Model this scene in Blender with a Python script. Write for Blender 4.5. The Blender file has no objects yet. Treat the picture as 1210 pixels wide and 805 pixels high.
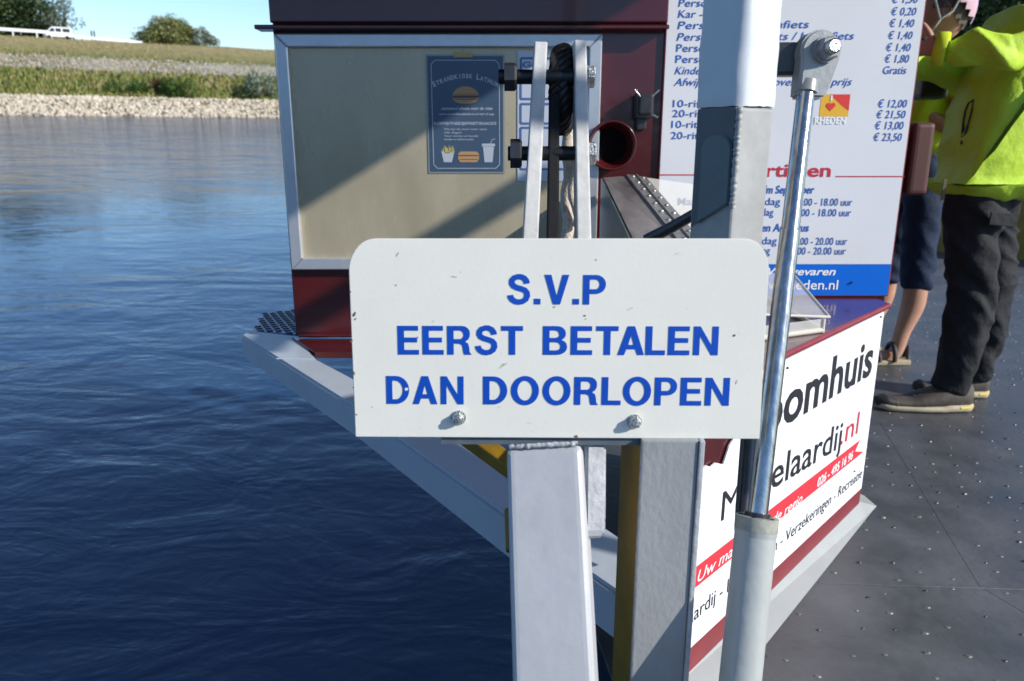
import bpy, bmesh, math, random
from math import sin, cos, tan, atan, radians as R, pi, sqrt
from mathutils import Vector as V, Matrix, noise
from mathutils.geometry import tessellate_polygon
random.seed(7)
S = bpy.context.scene
C = S.collection

# ------------------------------------------------------------------ camera
F = 870.0                                  # focal length in pixels of the 1210 px wide photograph
CX, CY = 605.0, 402.5
def basis(n):                              # rows = world axes seen from the camera, n = "up" in camera space
    n = V(n).normalized(); f = V((0, 0, -1))
    y = (f - n * f.dot(n)).normalized(); x = y.cross(n).normalized()
    return Matrix((x, y, n))
PB = R(14.5)
RB = basis((0, cos(PB), sin(PB)))          # ferry frame (its deck slopes a little against the water)
RW = basis((.024, 1, .3245))               # true vertical
EYE = 2.25                                 # lens height above the water
cam = bpy.data.cameras.new('camera'); camo = bpy.data.objects.new('camera', cam); C.objects.link(camo)
cam.sensor_width = 36; cam.lens = F / 1210 * 36; cam.clip_start = .02; cam.clip_end = 6000
camo.matrix_world = Matrix.Translation((0, 0, EYE)) @ RW.to_4x4()
cam.dof.use_dof = True; cam.dof.focus_distance = 1.05; cam.dof.aperture_fstop = 7.5
S.camera = camo
BOAT = Matrix.Translation((0, 0, EYE)) @ (RW @ RB.transposed()).to_4x4()   # ferry frame -> world

# ------------------------------------------------------------------ sky, sun, exposure
L = V((1.0, -.50, .59)).normalized()      # towards the sun, ferry frame
LW = (BOAT.to_3x3() @ L).normalized()
w = bpy.data.worlds.new('World'); S.world = w; w.use_nodes = True
nt = w.node_tree; bg = nt.nodes['Background']
sky = nt.nodes.new('ShaderNodeTexSky'); sky.sky_type = 'NISHITA'; sky.sun_disc = False
sky.sun_elevation = math.asin(LW.z); sky.sun_rotation = math.atan2(LW.x, LW.y)
sky.altitude = 0; sky.air_density = 1.0; sky.dust_density = .25; sky.ozone_density = 3.5
tint = nt.nodes.new('ShaderNodeMix'); tint.data_type = 'RGBA'; tint.blend_type = 'MULTIPLY'; tint.inputs[0].default_value = 1; tint.inputs[7].default_value = (.84, .94, 1.04, 1)   # a clear, dry blue sky
nt.links.new(sky.outputs[0], tint.inputs[6]); nt.links.new(tint.outputs[2], bg.inputs[0]); bg.inputs[1].default_value = .148
sun = bpy.data.lights.new('sun', 'SUN'); suno = bpy.data.objects.new('sun', sun); C.objects.link(suno)
sun.energy = 4.8; sun.angle = R(.53); sun.color = (1, .95, .87)
suno.rotation_euler = LW.to_track_quat('Z', 'Y').to_euler(); suno.location = (0, 0, 30)
S.view_settings.view_transform = 'Standard'; S.view_settings.look = 'None'
S.view_settings.exposure = .22; S.view_settings.gamma = 1
S.render.engine = 'CYCLES'; S.cycles.use_denoising = True
S.cycles.max_bounces = 8; S.cycles.transparent_max_bounces = 16

# ------------------------------------------------------------------ pixel <-> place helpers (ferry frame, lens at the origin)
def ray(u, v): return RB @ V(((u - CX) / F, (CY - v) / F, -1))
def at_y(u, v, y): d = ray(u, v); return d * (y / d.y)
def at_z(u, v, z): d = ray(u, v); return d * (z / d.z)
def at_d(u, v, d): return ray(u, v) * d
def at_pl(u, v, o, n): d = ray(u, v); return d * (o.dot(n) / d.dot(n))
class Pl:                                  # a flat face to write on: origin, x axis, y axis
    def __init__(s, o, x, y): s.o = V(o); s.x = V(x).normalized(); s.n = s.x.cross(V(y)).normalized(); s.y = s.n.cross(s.x)
    def uv(s, u, v): p = at_pl(u, v, s.o, s.n) - s.o; return V((p.dot(s.x), p.dot(s.y)))
    def p(s, a, b, h=0): return s.o + s.x * a + s.y * b + s.n * h
    def px(s, u, v, h=0): q = s.uv(u, v); return s.p(q.x, q.y, h)

# ------------------------------------------------------------------ materials
def mat(name, col, rough=.5, metal=0, n=0, scale=20, bump=0, bscale=60, dirt=None, damt=.0, dscale=8, coat=0, spec=.5, trans=0, alpha=1, stretch=None, rvar=0, dsharp=.12, bdist=.002):
    m = bpy.data.materials.new(name); m.use_nodes = True; t = m.node_tree; N = t.nodes; K = t.links
    b = N['Principled BSDF']; c4 = tuple(col) + (1,)
    b.inputs['Base Color'].default_value = c4; b.inputs['Roughness'].default_value = rough; b.inputs['Metallic'].default_value = metal
    b.inputs['Coat Weight'].default_value = coat; b.inputs['Specular IOR Level'].default_value = spec
    b.inputs['Transmission Weight'].default_value = trans; b.inputs['Alpha'].default_value = alpha
    tc = N.new('ShaderNodeTexCoord'); mp = N.new('ShaderNodeMapping'); K.new(tc.outputs['Object'], mp.inputs[0])
    if stretch: mp.inputs['Scale'].default_value = stretch
    src = None
    if n:
        x = N.new('ShaderNodeTexNoise'); x.inputs['Scale'].default_value = scale; x.inputs['Detail'].default_value = 6; x.inputs['Roughness'].default_value = .62
        K.new(mp.outputs[0], x.inputs['Vector'])
        r = N.new('ShaderNodeMapRange'); r.inputs[1].default_value = .3; r.inputs[2].default_value = .7; r.inputs[3].default_value = 1 - n; r.inputs[4].default_value = 1 + n * .7
        K.new(x.outputs['Fac'], r.inputs[0])
        mx = N.new('ShaderNodeMix'); mx.data_type = 'RGBA'; mx.blend_type = 'MULTIPLY'; mx.inputs[0].default_value = 1
        mx.inputs[6].default_value = c4; K.new(r.outputs[0], mx.inputs[7]); src = mx.outputs[2]
        if rvar:
            rr = N.new('ShaderNodeMapRange'); rr.inputs[1].default_value = .3; rr.inputs[2].default_value = .7
            rr.inputs[3].default_value = max(.02, rough - rvar); rr.inputs[4].default_value = min(1, rough + rvar)
            K.new(x.outputs['Fac'], rr.inputs[0]); K.new(rr.outputs[0], b.inputs['Roughness'])
    if dirt:
        x = N.new('ShaderNodeTexNoise'); x.inputs['Scale'].default_value = dscale; x.inputs['Detail'].default_value = 9; x.inputs['Roughness'].default_value = .7
        K.new(mp.outputs[0], x.inputs['Vector'])
        r = N.new('ShaderNodeMapRange'); r.inputs[1].default_value = .5 + (1 - damt) * .25; r.inputs[2].default_value = .5 + (1 - damt) * .25 + dsharp; K.new(x.outputs['Fac'], r.inputs[0])
        mx = N.new('ShaderNodeMix'); mx.data_type = 'RGBA'; K.new(r.outputs[0], mx.inputs[0])
        if src: K.new(src, mx.inputs[6])
        else: mx.inputs[6].default_value = c4
        mx.inputs[7].default_value = tuple(dirt) + (1,); src = mx.outputs[2]
    if src: K.new(src, b.inputs['Base Color'])
    if bump:
        x = N.new('ShaderNodeTexNoise'); x.inputs['Scale'].default_value = bscale; x.inputs['Detail'].default_value = 5
        K.new(mp.outputs[0], x.inputs['Vector'])
        u = N.new('ShaderNodeBump'); u.inputs['Strength'].default_value = bump; u.inputs['Distance'].default_value = bdist
        K.new(x.outputs['Fac'], u.inputs['Height']); K.new(u.outputs[0], b.inputs['Normal'])
    return m
M = {}
M['sign'] = mat('cream_enamel', (.76, .745, .665), .34, n=.05, scale=6, bump=.05, bscale=260, dirt=(.45, .40, .30), damt=-.05, dscale=14, dsharp=.5)
M['sign_blue'] = mat('blue_vinyl', (.003, .065, .43), .35, n=.08, scale=30)
M['zinc'] = mat('zinc', (.55, .55, .53), .32, .9, n=.3, scale=180, bump=.6, bscale=420, rvar=.15)
M['arm'] = mat('grey_white_paint', (.45, .455, .465), .42, n=.10, scale=9, bump=.35, bscale=45, dirt=(.27, .28, .29), damt=.16, dscale=26, dsharp=.3)
M['weld'] = mat('weld_paint', (.42, .43, .44), .45, n=.25, scale=60, bump=.6, bscale=160, dirt=(.06, .055, .05), damt=.12, dscale=70, dsharp=.05)
M['hpost'] = mat('mottled_grey_paint', (.30, .31, .315), .5, n=.10, scale=30, bump=.35, bscale=170, dirt=(.17, .14, .11), damt=.03, dscale=14, dsharp=.3, stretch=(1, 1, .6))
M['yellow'] = mat('yellow_paint', (.25, .145, .010), .42, n=.3, scale=12, bump=.4, bscale=70, dirt=(.10, .09, .07), damt=.2, dscale=15, dsharp=.3)
M['beam'] = mat('bow_paint', (.42, .46, .51), .42, n=.07, scale=7, bump=.25, bscale=40, dirt=(.30, .33, .36), damt=.05, dscale=10, dsharp=.3)
M['maroon'] = mat('maroon_paint', (.070, .0075, .008), .22, n=.22, scale=5, bump=.18, bscale=18, coat=.3, dirt=(.07, .035, .035), damt=.08, dscale=7, dsharp=.35)
M['maroon_lip'] = mat('maroon_edge', (.23, .02, .03), .35, n=.2, scale=25, bump=.3, bscale=60)
M['panel'] = mat('weathered_panel', (.45, .395, .28), .28, .15, n=.20, scale=3, bump=.15, bscale=15, dirt=(.36, .345, .27), damt=.35, dscale=4, dsharp=.4, rvar=.10, stretch=(1.6, 1, .6))
M['alu'] = mat('anodised_aluminium', (.55, .57, .60), .36, .55, n=.08, scale=20)
M['board'] = mat('white_board', (.68, .69, .72), .35, n=.04, scale=3)
M['board_blue'] = mat('print_blue', (.022, .10, .42), .4)
M['strip_blue'] = mat('strip_blue', (.0, .13, .62), .3)
M['red'] = mat('print_red', (.52, .02, .045), .4)
M['stripe_red'] = mat('stripe_red', (.62, .035, .05), .4)
M['stripe_maroon'] = mat('stripe_maroon', (.20, .022, .028), .45, n=.15, scale=15)
M['white'] = mat('print_white', (.82, .83, .84), .4)
M['banner'] = mat('white_banner', (.83, .84, .86), .4, n=.03, scale=8, dirt=(.55, .53, .5), damt=.0, dscale=20, dsharp=.4)
M['ink'] = mat('black_ink', (.015, .015, .018), .45)
M['orange'] = mat('print_orange', (.75, .30, .03), .45)
M['plinth'] = mat('grey_plinth', (.33, .34, .33), .5, n=.1, scale=6, bump=.4, bscale=40, dirt=(.18, .18, .17), damt=.15, dscale=9, dsharp=.3)
M['pipe_white'] = mat('pale_pipe_paint', (.60, .63, .65), .38, n=.06, scale=8, bump=.3, bscale=25, dirt=(.45, .47, .45), damt=.1, dscale=25, dsharp=.1)
M['pipe_grey'] = mat('grey_pipe_paint', (.33, .33, .32), .5, n=.2, scale=18, bump=.35, bscale=50, dirt=(.55, .56, .54), damt=.2, dscale=12, dsharp=.12)
M['plate_grey'] = mat('grey_plate_paint', (.11, .14, .15), .42, n=.15, scale=20, bump=.3, bscale=70)
M['cast'] = mat('cast_grey', (.27, .28, .28), .36, .2, n=.15, scale=40, bump=.15, bscale=160)
M['cyl'] = mat('cylinder_paint', (.38, .40, .385), .42, n=.07, scale=30, bump=.5, bscale=55, dirt=(.22, .23, .20), damt=.1, dscale=30, dsharp=.2)
M['chrome'] = mat('chrome', (.50, .48, .455), .2, 1, n=.35, scale=160, stretch=(1, 1, .02), rvar=.06)
M['crust'] = mat('salt_crust', (.55, .54, .5), .7, n=.3, scale=120, bump=1, bscale=220)
M['bar'] = mat('bare_bar', (.50, .50, .49), .55, 0, n=.18, scale=30, bump=.35, bscale=90, dirt=(.30, .24, .18), damt=.12, dscale=35, dsharp=.15)
M['black'] = mat('black_grease', (.012, .013, .016), .4, n=.3, scale=60, bump=.3, bscale=180)
M['rope'] = mat('greased_rope', (.02, .02, .022), .4, .3, n=.4, scale=150)
M['cord'] = mat('pale_cord', (.55, .47, .38), .8, n=.3, scale=150, bump=1, bscale=300)
M['darkmetal'] = mat('dark_metal', (.05, .05, .055), .3, .4, n=.2, scale=60)
M['case_grey'] = mat('case_metal', (.26, .24, .235), .38, .35, n=.45, scale=14, bump=1, bscale=30, stretch=(1, .3, 1), rvar=.12)
M['hinge'] = mat('hinge_metal', (.30, .29, .28), .42, .6, n=.3, scale=80, bump=.5, bscale=100)
M['clear'] = mat('clear_plastic', (.85, .84, .78), .12, n=.05, scale=20, alpha=.42)
M['clear_edge'] = mat('plastic_edge', (.62, .60, .52), .4, alpha=.8)
M['deck'] = mat('deck_paint', (.082, .085, .092), .46, n=.38, scale=5, bump=.8, bscale=45, dirt=(.20, .19, .18), damt=.14, dscale=11, dsharp=.35, rvar=.14)
M['stud'] = mat('stud_metal', (.13, .125, .12), .5, .1, n=.5, scale=40)
M['hull'] = mat('hull_paint', (.006, .010, .020), .4, n=.2, scale=5)
M['poster'] = mat('poster_blue', (.05, .085, .14), .35, n=.06, scale=10)
M['poster_edge'] = mat('laminate', (.25, .28, .26), .25)
M['poster_ink'] = mat('poster_white', (.42, .46, .52), .5)
M['notice'] = mat('notice_white', (.50, .54, .62), .4)
M['notice_blue'] = mat('notice_blue', (.07, .14, .32), .4)
M['bun'] = mat('bun', (.42, .25, .12), .6); M['patty'] = mat('patty', (.10, .05, .03), .6); M['fries'] = mat('fries_yellow', (.50, .42, .12), .6)
M['tape'] = mat('tape', (.40, .33, .12), .5)
M['lime'] = mat('lime_softshell', (.50, .72, .05), .62, n=.05, scale=12, bump=.75, bscale=9, bdist=.02, spec=.3)
M['lime2'] = mat('lime_vest', (.62, .78, .03), .55, n=.1, scale=12, spec=.3)
M['trouser'] = mat('charcoal_cloth', (.020, .021, .024), .8, n=.25, scale=30, bump=.9, bscale=15, bdist=.014, spec=.25)
M['navy'] = mat('navy_cloth', (.016, .028, .065), .75, n=.25, scale=20, bump=.8, bscale=14, bdist=.012, spec=.25)
M['skin'] = mat('skin', (.50, .27, .18), .5, n=.12, scale=14, bump=.2, bscale=60)
M['hair'] = mat('grey_hair', (.12, .09, .07), .7, n=.5, scale=60)
M['helmet'] = mat('pink_helmet', (.62, .38, .44), .3); M['strap'] = mat('pale_strap', (.55, .55, .50), .6)
M['shoe'] = mat('brown_shoe', (.075, .062, .050), .75, n=.35, scale=30, bump=.7, bscale=60)
M['sole'] = mat('tan_sole', (.42, .36, .24), .7, n=.2, scale=30); M['sole_yellow'] = mat('yellow_heel', (.62, .45, .04), .55)
M['lace'] = mat('shoe_lace', (.12, .11, .10), .8)
M['sandal'] = mat('sandal_black', (.02, .02, .022), .6); M['device'] = mat('black_device', (.012, .012, .014), .25)
M['eye'] = mat('eye_white', (.7, .7, .68), .2); M['lip'] = mat('lip', (.35, .13, .11), .45)
M['wood'] = mat('brown_fender', (.085, .022, .013), .55, n=.3, scale=14, stretch=(1, 1, .2))

# ------------------------------------------------------------------ object helpers
def link(o, parent=None):
    C.objects.link(o)
    if parent: o.parent = parent
    return o
def thing(name, label, cat, base=(0, 0, 0), group=None, boat=True):
    o = bpy.data.objects.new(name, None); link(o); o.empty_display_size = .1
    o.matrix_world = (BOAT if boat else Matrix()) @ Matrix.Translation(V(base))
    o['label'] = label; o['category'] = cat; o['base'] = tuple(base)
    if group: o['group'] = group
    return o
ROOT = {}
def part(name, bm, m, parent, label=None, kind=None, smooth=False, base=None, boat=True):
    """bm holds ferry-frame (or world) coordinates; the mesh origin goes to the base of its thing"""
    if base is None:
        q = parent
        while q is not None and 'base' not in q: q = q.parent
        base = V(q['base']) if q is not None else V((0, 0, 0))
    bmesh.ops.transform(bm, matrix=Matrix.Translation(-V(base)), verts=bm.verts)
    me = bpy.data.meshes.new(name); bm.to_mesh(me); bm.free()
    for x in (m if isinstance(m, (list, tuple)) else [m]): me.materials.append(x)
    if smooth:
        for p in me.polygons: p.use_smooth = True
    o = bpy.data.objects.new(name, me); link(o, parent)
    if parent is None:
        o.matrix_world = (BOAT if boat else Matrix()) @ Matrix.Translation(base)
    if label: o['label'] = label
    if kind: o['kind'] = kind
    return o
def tag(o, label, cat, group=None):
    o['label'] = label; o['category'] = cat
    if group: o['group'] = group
    return o

# ------------------------------------------------------------------ shape helpers (all add to a bmesh)
def B(): return bmesh.new()
def add_verts(bm, pts, faces, mi=0):
    vs = [bm.verts.new(p) for p in pts]; out = []
    for f in faces:
        try: q = bm.faces.new([vs[i] for i in f]); q.material_index = mi; out.append(q)
        except ValueError: pass
    return vs, out
def box8(bm, pts, bevel=0, mi=0, seg=2):   # bottom 4 ccw, top 4 ccw
    vs, fs = add_verts(bm, pts, [(3, 2, 1, 0), (4, 5, 6, 7), (0, 1, 5, 4), (1, 2, 6, 5), (2, 3, 7, 6), (3, 0, 4, 7)], mi)
    if bevel:
        es = list({e for f in fs for e in f.edges})
        bmesh.ops.bevel(bm, geom=es, offset=bevel, segments=seg, affect='EDGES', profile=.6)
    return bm
def box(bm, c, s, M3=None, bevel=0, mi=0, seg=2):
    c = V(c); h = V(s) / 2; P = []
    for z in (-1, 1):
        for x, y in ((-1, -1), (1, -1), (1, 1), (-1, 1)):
            p = V((x * h.x, y * h.y, z * h.z)); P.append(c + (M3 @ p if M3 else p))
    return box8(bm, P, bevel, mi, seg)
def beam(bm, a, b, wd, dp, side=None, bevel=0, mi=0, seg=2):   # bar from a to b; side = direction of its width
    a, b = V(a), V(b); d = (b - a).normalized(); s = V(side or (1, 0, 0)); s = (s - d * s.dot(d)).normalized(); t = d.cross(s)
    P = [q + s * x * wd / 2 + t * y * dp / 2 for q in (a, b) for x, y in ((-1, -1), (1, -1), (1, 1), (-1, 1))]
    return box8(bm, P, bevel, mi, seg)
def frame_of(d):
    d = d.normalized(); u = V((0, 0, 1)) if abs(d.z) < .9 else V((1, 0, 0)); x = d.cross(u).normalized(); return x, d.cross(x)
def tube(bm, pts, rad, n=16, cap=True, mi=0, squash=None):
    pts = [V(p) for p in pts]; rad = rad if isinstance(rad, (list, tuple)) else [rad] * len(pts); rings = []
    x, y = frame_of(pts[1] - pts[0])
    for i, p in enumerate(pts):
        d = (pts[min(i + 1, len(pts) - 1)] - pts[max(i - 1, 0)]).normalized()
        x = (x - d * x.dot(d)).normalized(); y = d.cross(x)
        rings.append([bm.verts.new(p + (x * cos(2 * pi * k / n) + y * sin(2 * pi * k / n)) * rad[i]) for k in range(n)])
    for a, b in zip(rings, rings[1:]):
        for k in range(n):
            f = bm.faces.new((a[k], a[(k + 1) % n], b[(k + 1) % n], b[k])); f.material_index = mi; f.smooth = True
    if cap:
        for r, rev in ((rings[0], True), (rings[-1], False)):
            r = [bm.verts.new(q.co) for q in r]; f = bm.faces.new(r[::-1] if rev else r); f.material_index = mi
    return bm
def prism(bm, loops, fr, h0, h1, mi=0, mi_side=None):
    """loops: [outer, hole...] of 2D points; fr(a,b,h) -> 3D"""
    pts = [[V((a, b, 0)) for a, b in l] for l in loops]
    tris = tessellate_polygon(pts); flat = [q for l in pts for q in l]
    top = [bm.verts.new(fr(q.x, q.y, h1)) for q in flat]; bot = [bm.verts.new(fr(q.x, q.y, h0)) for q in flat] if h0 != h1 else None
    for t in tris:
        try:
            f = bm.faces.new([top[i] for i in t]); f.material_index = mi
            if bot: f = bm.faces.new([bot[i] for i in reversed(t)]); f.material_index = mi
        except ValueError: pass
    if bot:
        k = 0
        for l in pts:
            n = len(l)
            for i in range(n):
                a, b = k + i, k + (i + 1) % n
                try: f = bm.faces.new((top[a], bot[a], bot[b], top[b])); f.material_index = mi if mi_side is None else mi_side
                except ValueError: pass
            k += n
        bmesh.ops.recalc_face_normals(bm, faces=bm.faces[:])
    return bm
def hexa(bm, c, axis, r, h, mi=0, dome=0, rot=0):
    x, y = frame_of(V(axis)); d = V(axis).normalized(); c = V(c)
    lo = [bm.verts.new(c + (x * cos(rot + k * pi / 3) + y * sin(rot + k * pi / 3)) * r) for k in range(6)]
    hi = [bm.verts.new(c + d * h * .82 + (x * cos(rot + k * pi / 3) + y * sin(rot + k * pi / 3)) * r) for k in range(6)]
    ch = [bm.verts.new(c + d * h + (x * cos(rot + k * pi / 3) + y * sin(rot + k * pi / 3)) * r * .84) for k in range(6)]
    for a, b in ((lo, hi), (hi, ch)):
        for k in range(6): bm.faces.new((a[k], a[(k + 1) % 6], b[(k + 1) % 6], b[k])).material_index = mi
    bm.faces.new(ch); bm.faces.new(lo[::-1])
    return bm
def roundrect(a0, b0, a1, b1, r, n=6, corners=(1, 1, 1, 1)):
    P = []
    for (cx, cy, s, on) in ((a1 - r, b1 - r, 0, corners[0]), (a0 + r, b1 - r, 90, corners[1]), (a0 + r, b0 + r, 180, corners[2]), (a1 - r, b0 + r, 270, corners[3])):
        if on:
            for k in range(n + 1): t = R(s + 90 * k / n); P.append((cx + r * cos(t), cy + r * sin(t)))
        else:
            P.append((cx + (r if s in (0, 270) else -r), cy + (r if s in (0, 90) else -r)))
    return P
def circle(cx, cy, r, n=20, sy=1, a0=0, a1=360):
    m = n if a1 - a0 == 360 else n + 1
    return [(cx + r * cos(R(a0 + (a1 - a0) * k / n)), cy + r * sy * sin(R(a0 + (a1 - a0) * k / n))) for k in range(m)]
def skin(name, joints, edges, root=0, sub=2, wrinkle=0, wscale=9, seed=0):
    """one continuous surface grown round a skeleton; returns a bmesh"""
    me = bpy.data.meshes.new('tmp'); me.from_pydata([j[0] for j in joints], edges, [])
    o = bpy.data.objects.new('tmp', me); C.objects.link(o)
    md = o.modifiers.new('s', 'SKIN'); md.use_smooth_shade = True
    for i, j in enumerate(joints):
        r = j[1]; sv = me.skin_vertices[0].data[i]; sv.radius = (r, r) if not isinstance(r, tuple) else r; sv.use_root = (i == root)
    o.modifiers.new('d', 'SUBSURF').levels = sub
    dg = bpy.context.evaluated_depsgraph_get(); ev = o.evaluated_get(dg); m2 = bpy.data.meshes.new_from_object(ev)
    bm = bmesh.new(); bm.from_mesh(m2); bpy.data.objects.remove(o); bpy.data.meshes.remove(me); bpy.data.meshes.remove(m2)
    if wrinkle:
        bm.normal_update()
        for v in bm.verts:
            p = v.co + V((seed, 0, 0)); q = V((p.x + .5 * p.z, p.y - .3 * p.z, p.z * .9 + .4 * p.x)) * wscale
            q += V((noise.noise(q * .6), noise.noise(q * .6 + V((9, 0, 0))), noise.noise(q * .6 + V((0, 9, 0))))) * .9
            a_ = noise.noise(V((q.x * .7, q.y * .7, q.z * 1.5))); c_ = noise.noise(q * 2.1)
            v.co += v.normal * wrinkle * (.9 - 3.2 * abs(a_) + .6 * c_ - .8 * max(0, .25 - abs(c_)))
    for f in bm.faces: f.smooth = True
    return bm
# ------------------------------------------------------------------ lettering
def text_bm(bm, s, pl, p0, p1, hgt=None, nat=False, mi=0, shear=0, bold=0, lift=.0006, fr=None):
    """writes s from p0 to p1 (2D on plane pl), squeezed to fit; hgt = cap height"""
    cu = bpy.data.curves.new('t', 'FONT'); cu.body = s; cu.size = 1; cu.shear = shear; cu.offset = bold; cu.resolution_u = 3
    o = bpy.data.objects.new('t', cu); C.objects.link(o)
    dg = bpy.context.evaluated_depsgraph_get(); me = bpy.data.meshes.new_from_object(o.evaluated_get(dg))
    bpy.data.objects.remove(o); bpy.data.curves.remove(cu)
    if not me.vertices: return
    x0 = min(v.co.x for v in me.vertices); x1 = max(v.co.x for v in me.vertices)
    p0, p1 = V(p0), V(p1); d = p1 - p0; sx = d.length / (x1 - x0); sx = min(sx, hgt / .69 * .95) if nat else sx; p0 = p0 + d * (1 - sx * (x1 - x0) / d.length) / 2 if nat else p0; sy = (hgt / .69) if hgt else sx
    e = d.normalized(); up = V((-e.y, e.x)) if fr is None else V(fr)
    vs = [bm.verts.new(pl.p(*(p0 + e * (v.co.x - x0) * sx + up * v.co.y * sy), lift)) for v in me.vertices]
    for p in me.polygons:
        try: f = bm.faces.new([vs[i] for i in p.vertices]); f.material_index = mi
        except ValueError: pass
    bpy.data.meshes.remove(me)
def stroke(path, wd):
    P = [V(p) for p in path]; l, r = [], []
    for i, p in enumerate(P):
        d = (P[min(i + 1, len(P) - 1)] - P[max(i - 1, 0)]).normalized(); n = V((-d.y, d.x)) * wd / 2
        l.append(tuple(p + n)); r.append(tuple(p - n))
    return l + r[::-1]
T_, H_ = .20, .165
def bowl(x, y0, y1, rx, n=9):
    cy, ry = (y0 + y1) / 2, (y1 - y0) / 2
    return [(x + rx * cos(R(-90 + 180 * k / n)), cy + ry * sin(R(-90 + 180 * k / n))) for k in range(n + 1)]
def glyph(c):
    t, h = T_, H_
    if c == 'E': return .66, [[(0, 0), (.66, 0), (.66, h), (t, h), (t, .43), (.61, .43), (.61, .43 + h), (t, .43 + h), (t, 1 - h), (.645, 1 - h), (.645, 1), (0, 1)]]
    if c == 'T': return .68, [[(.24, 0), (.44, 0), (.44, 1 - h), (.68, 1 - h), (.68, 1), (0, 1), (0, 1 - h), (.24, 1 - h)]]
    if c == 'L': return .60, [[(0, 0), (.60, 0), (.60, h), (t, h), (t, 1), (0, 1)]]
    if c == 'N': return .76, [[(0, 0), (.19, 0), (.19, .69), (.56, 0), (.76, 0), (.76, 1), (.57, 1), (.57, .32), (.20, 1), (0, 1)]]
    if c == 'V': return .76, [[(.27, 0), (.49, 0), (.76, 1), (.555, 1), (.385, .27), (.21, 1), (0, 1)]]
    if c == 'A': return .82, [[(0, 0), (.205, 0), (.275, .20), (.545, .20), (.615, 0), (.82, 0), (.52, 1), (.30, 1)], [(.325, .355), (.495, .355), (.41, .70)]]
    if c == 'O': return .88, [[(.44 + .44 * cos(R(a)), .5 + .525 * sin(R(a))) for a in range(0, 360, 12)], [(.44 + .235 * cos(R(a)), .5 + .355 * sin(R(a))) for a in range(0, 360, 12)]]
    if c == 'D': return .76, [[(0, 0), (.30, 0)] + bowl(.32, 0, 1, .44, 14) + [(.30, 1), (0, 1)], [(t, h), (.28, h)] + bowl(.30, h, 1 - h, .25, 12) + [(.28, 1 - h), (t, 1 - h)]]
    if c == 'P': return .70, [[(0, 0), (t, 0), (t, .36), (.38, .36)] + bowl(.40, .36, 1, .30, 10) + [(0, 1)], [(t, .52), (.37, .52)] + bowl(.38, .52, .845, .13, 8) + [(t, .845)]]
    if c == 'R': return .75, [[(0, 0), (t, 0), (t, .385), (.36, .385), (.45, .35), (.48, .27), (.50, .10), (.53, 0), (.75, 0), (.75, .03), (.70, .08), (.685, .26), (.65, .39), (.56, .455), (.65, .52), (.70, .62), (.71, .72), (.70, .83), (.645, .92), (.56, .98), (.45, 1), (0, 1)], [(t, .545), (.38, .545)] + bowl(.39, .545, .84, .125, 8) + [(t, .84)]]
    if c == 'B': return .74, [[(0, 0), (.42, 0), (.56, .02), (.67, .09), (.73, .19), (.74, .28), (.72, .39), (.66, .47), (.57, .52), (.65, .58), (.69, .66), (.70, .74), (.68, .85), (.61, .94), (.52, .985), (.42, 1), (0, 1)],
                              [(t, .155), (.38, .155), (.47, .17), (.53, .23), (.54, .30), (.52, .37), (.46, .425), (.38, .44), (t, .44)], [(t, .59), (.37, .59), (.45, .61), (.495, .66), (.50, .72), (.48, .79), (.43, .835), (.36, .85), (t, .85)]]
    if c == 'S':
        P = [(.60, .70), (.585, .79), (.52, .88), (.42, .93), (.32, .93), (.21, .89), (.145, .81), (.14, .71), (.19, .62), (.29, .565), (.42, .525), (.54, .475), (.60, .40), (.615, .29), (.57, .17), (.48, .10), (.36, .072), (.25, .09), (.15, .16), (.105, .24), (.095, .31)]
        return .71, [stroke(P, .185)]
    if c == '.': return .20, [[(0, 0), (.20, 0), (.20, .19), (0, .19)]]
    return .30, []
GAP = {'AL': .04, 'TA': -.02, 'LO': .07, 'LE': .09}
def sign_line(bm, s, pl, p0, p1, cap, h0, h1):
    x, out = 0, []
    for i, c in enumerate(s):
        wd, loops = glyph(c); out.append((x, loops)); x += wd + GAP.get(s[i:i + 2], .115)
    tot = x - .115; p0, p1 = V(p0), V(p1); e = (p1 - p0).normalized(); up = V((-e.y, e.x)); sx = (p1 - p0).length / tot
    for x, loops in out:
        if not loops: continue
        prism(bm, loops, lambda a, b, h, x=x: pl.p(*(p0 + e * (x + a) * sx + up * b * cap), h), h0, h1)

# =================================================================== WATER, BANK, SKYLINE (true vertical frame)
def wray(u, v): return RW @ V(((u - CX) / F, (CY - v) / F, -1))
def w_at(u, v, z=0.0): d = wray(u, v); return V((0, 0, EYE)) + d * ((z - EYE) / d.z)
A0, A1 = w_at(0, 136.5), w_at(324, 139.5)
sd = (A1 - A0).normalized(); sd.z = 0; sd.normalize(); so = V((-sd.y, sd.x, 0))
if so.dot(A0) < 0: so = -so
A0.z = 0
def bank(s, d, z=0): return A0 + sd * s + so * d + V((0, 0, z))
def bank_hit(u, v, prof):                  # walk a ray until it meets the bank profile
    d = wray(u, v); p = V((0, 0, EYE)); t = 20
    while t < 600:
        q = p + d * t; r = q - A0; o = r.dot(so)
        if o > 0 and q.z < prof(o): return q, r.dot(sd), o
        t += .1
    return q, r.dot(sd), o
def elev(u, v, d):                         # height of pixel row where the bank is d metres behind the waterline
    r = wray(u, v); t = (A0.dot(so) + d) / r.dot(so); return EYE + r.z * t
PR = [(0, -.6), (.6, 0), (3.2, elev(160, 117.5, 3.2)), (4.6, elev(160, 115, 4.6)), (11, elev(160, 88, 11)), (17, elev(160, 70.5, 17)), (27, elev(160, 50.5, 27)), (31, elev(160, 50.5, 27) + .05), (42, 2.2), (400, 2.0)]
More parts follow.
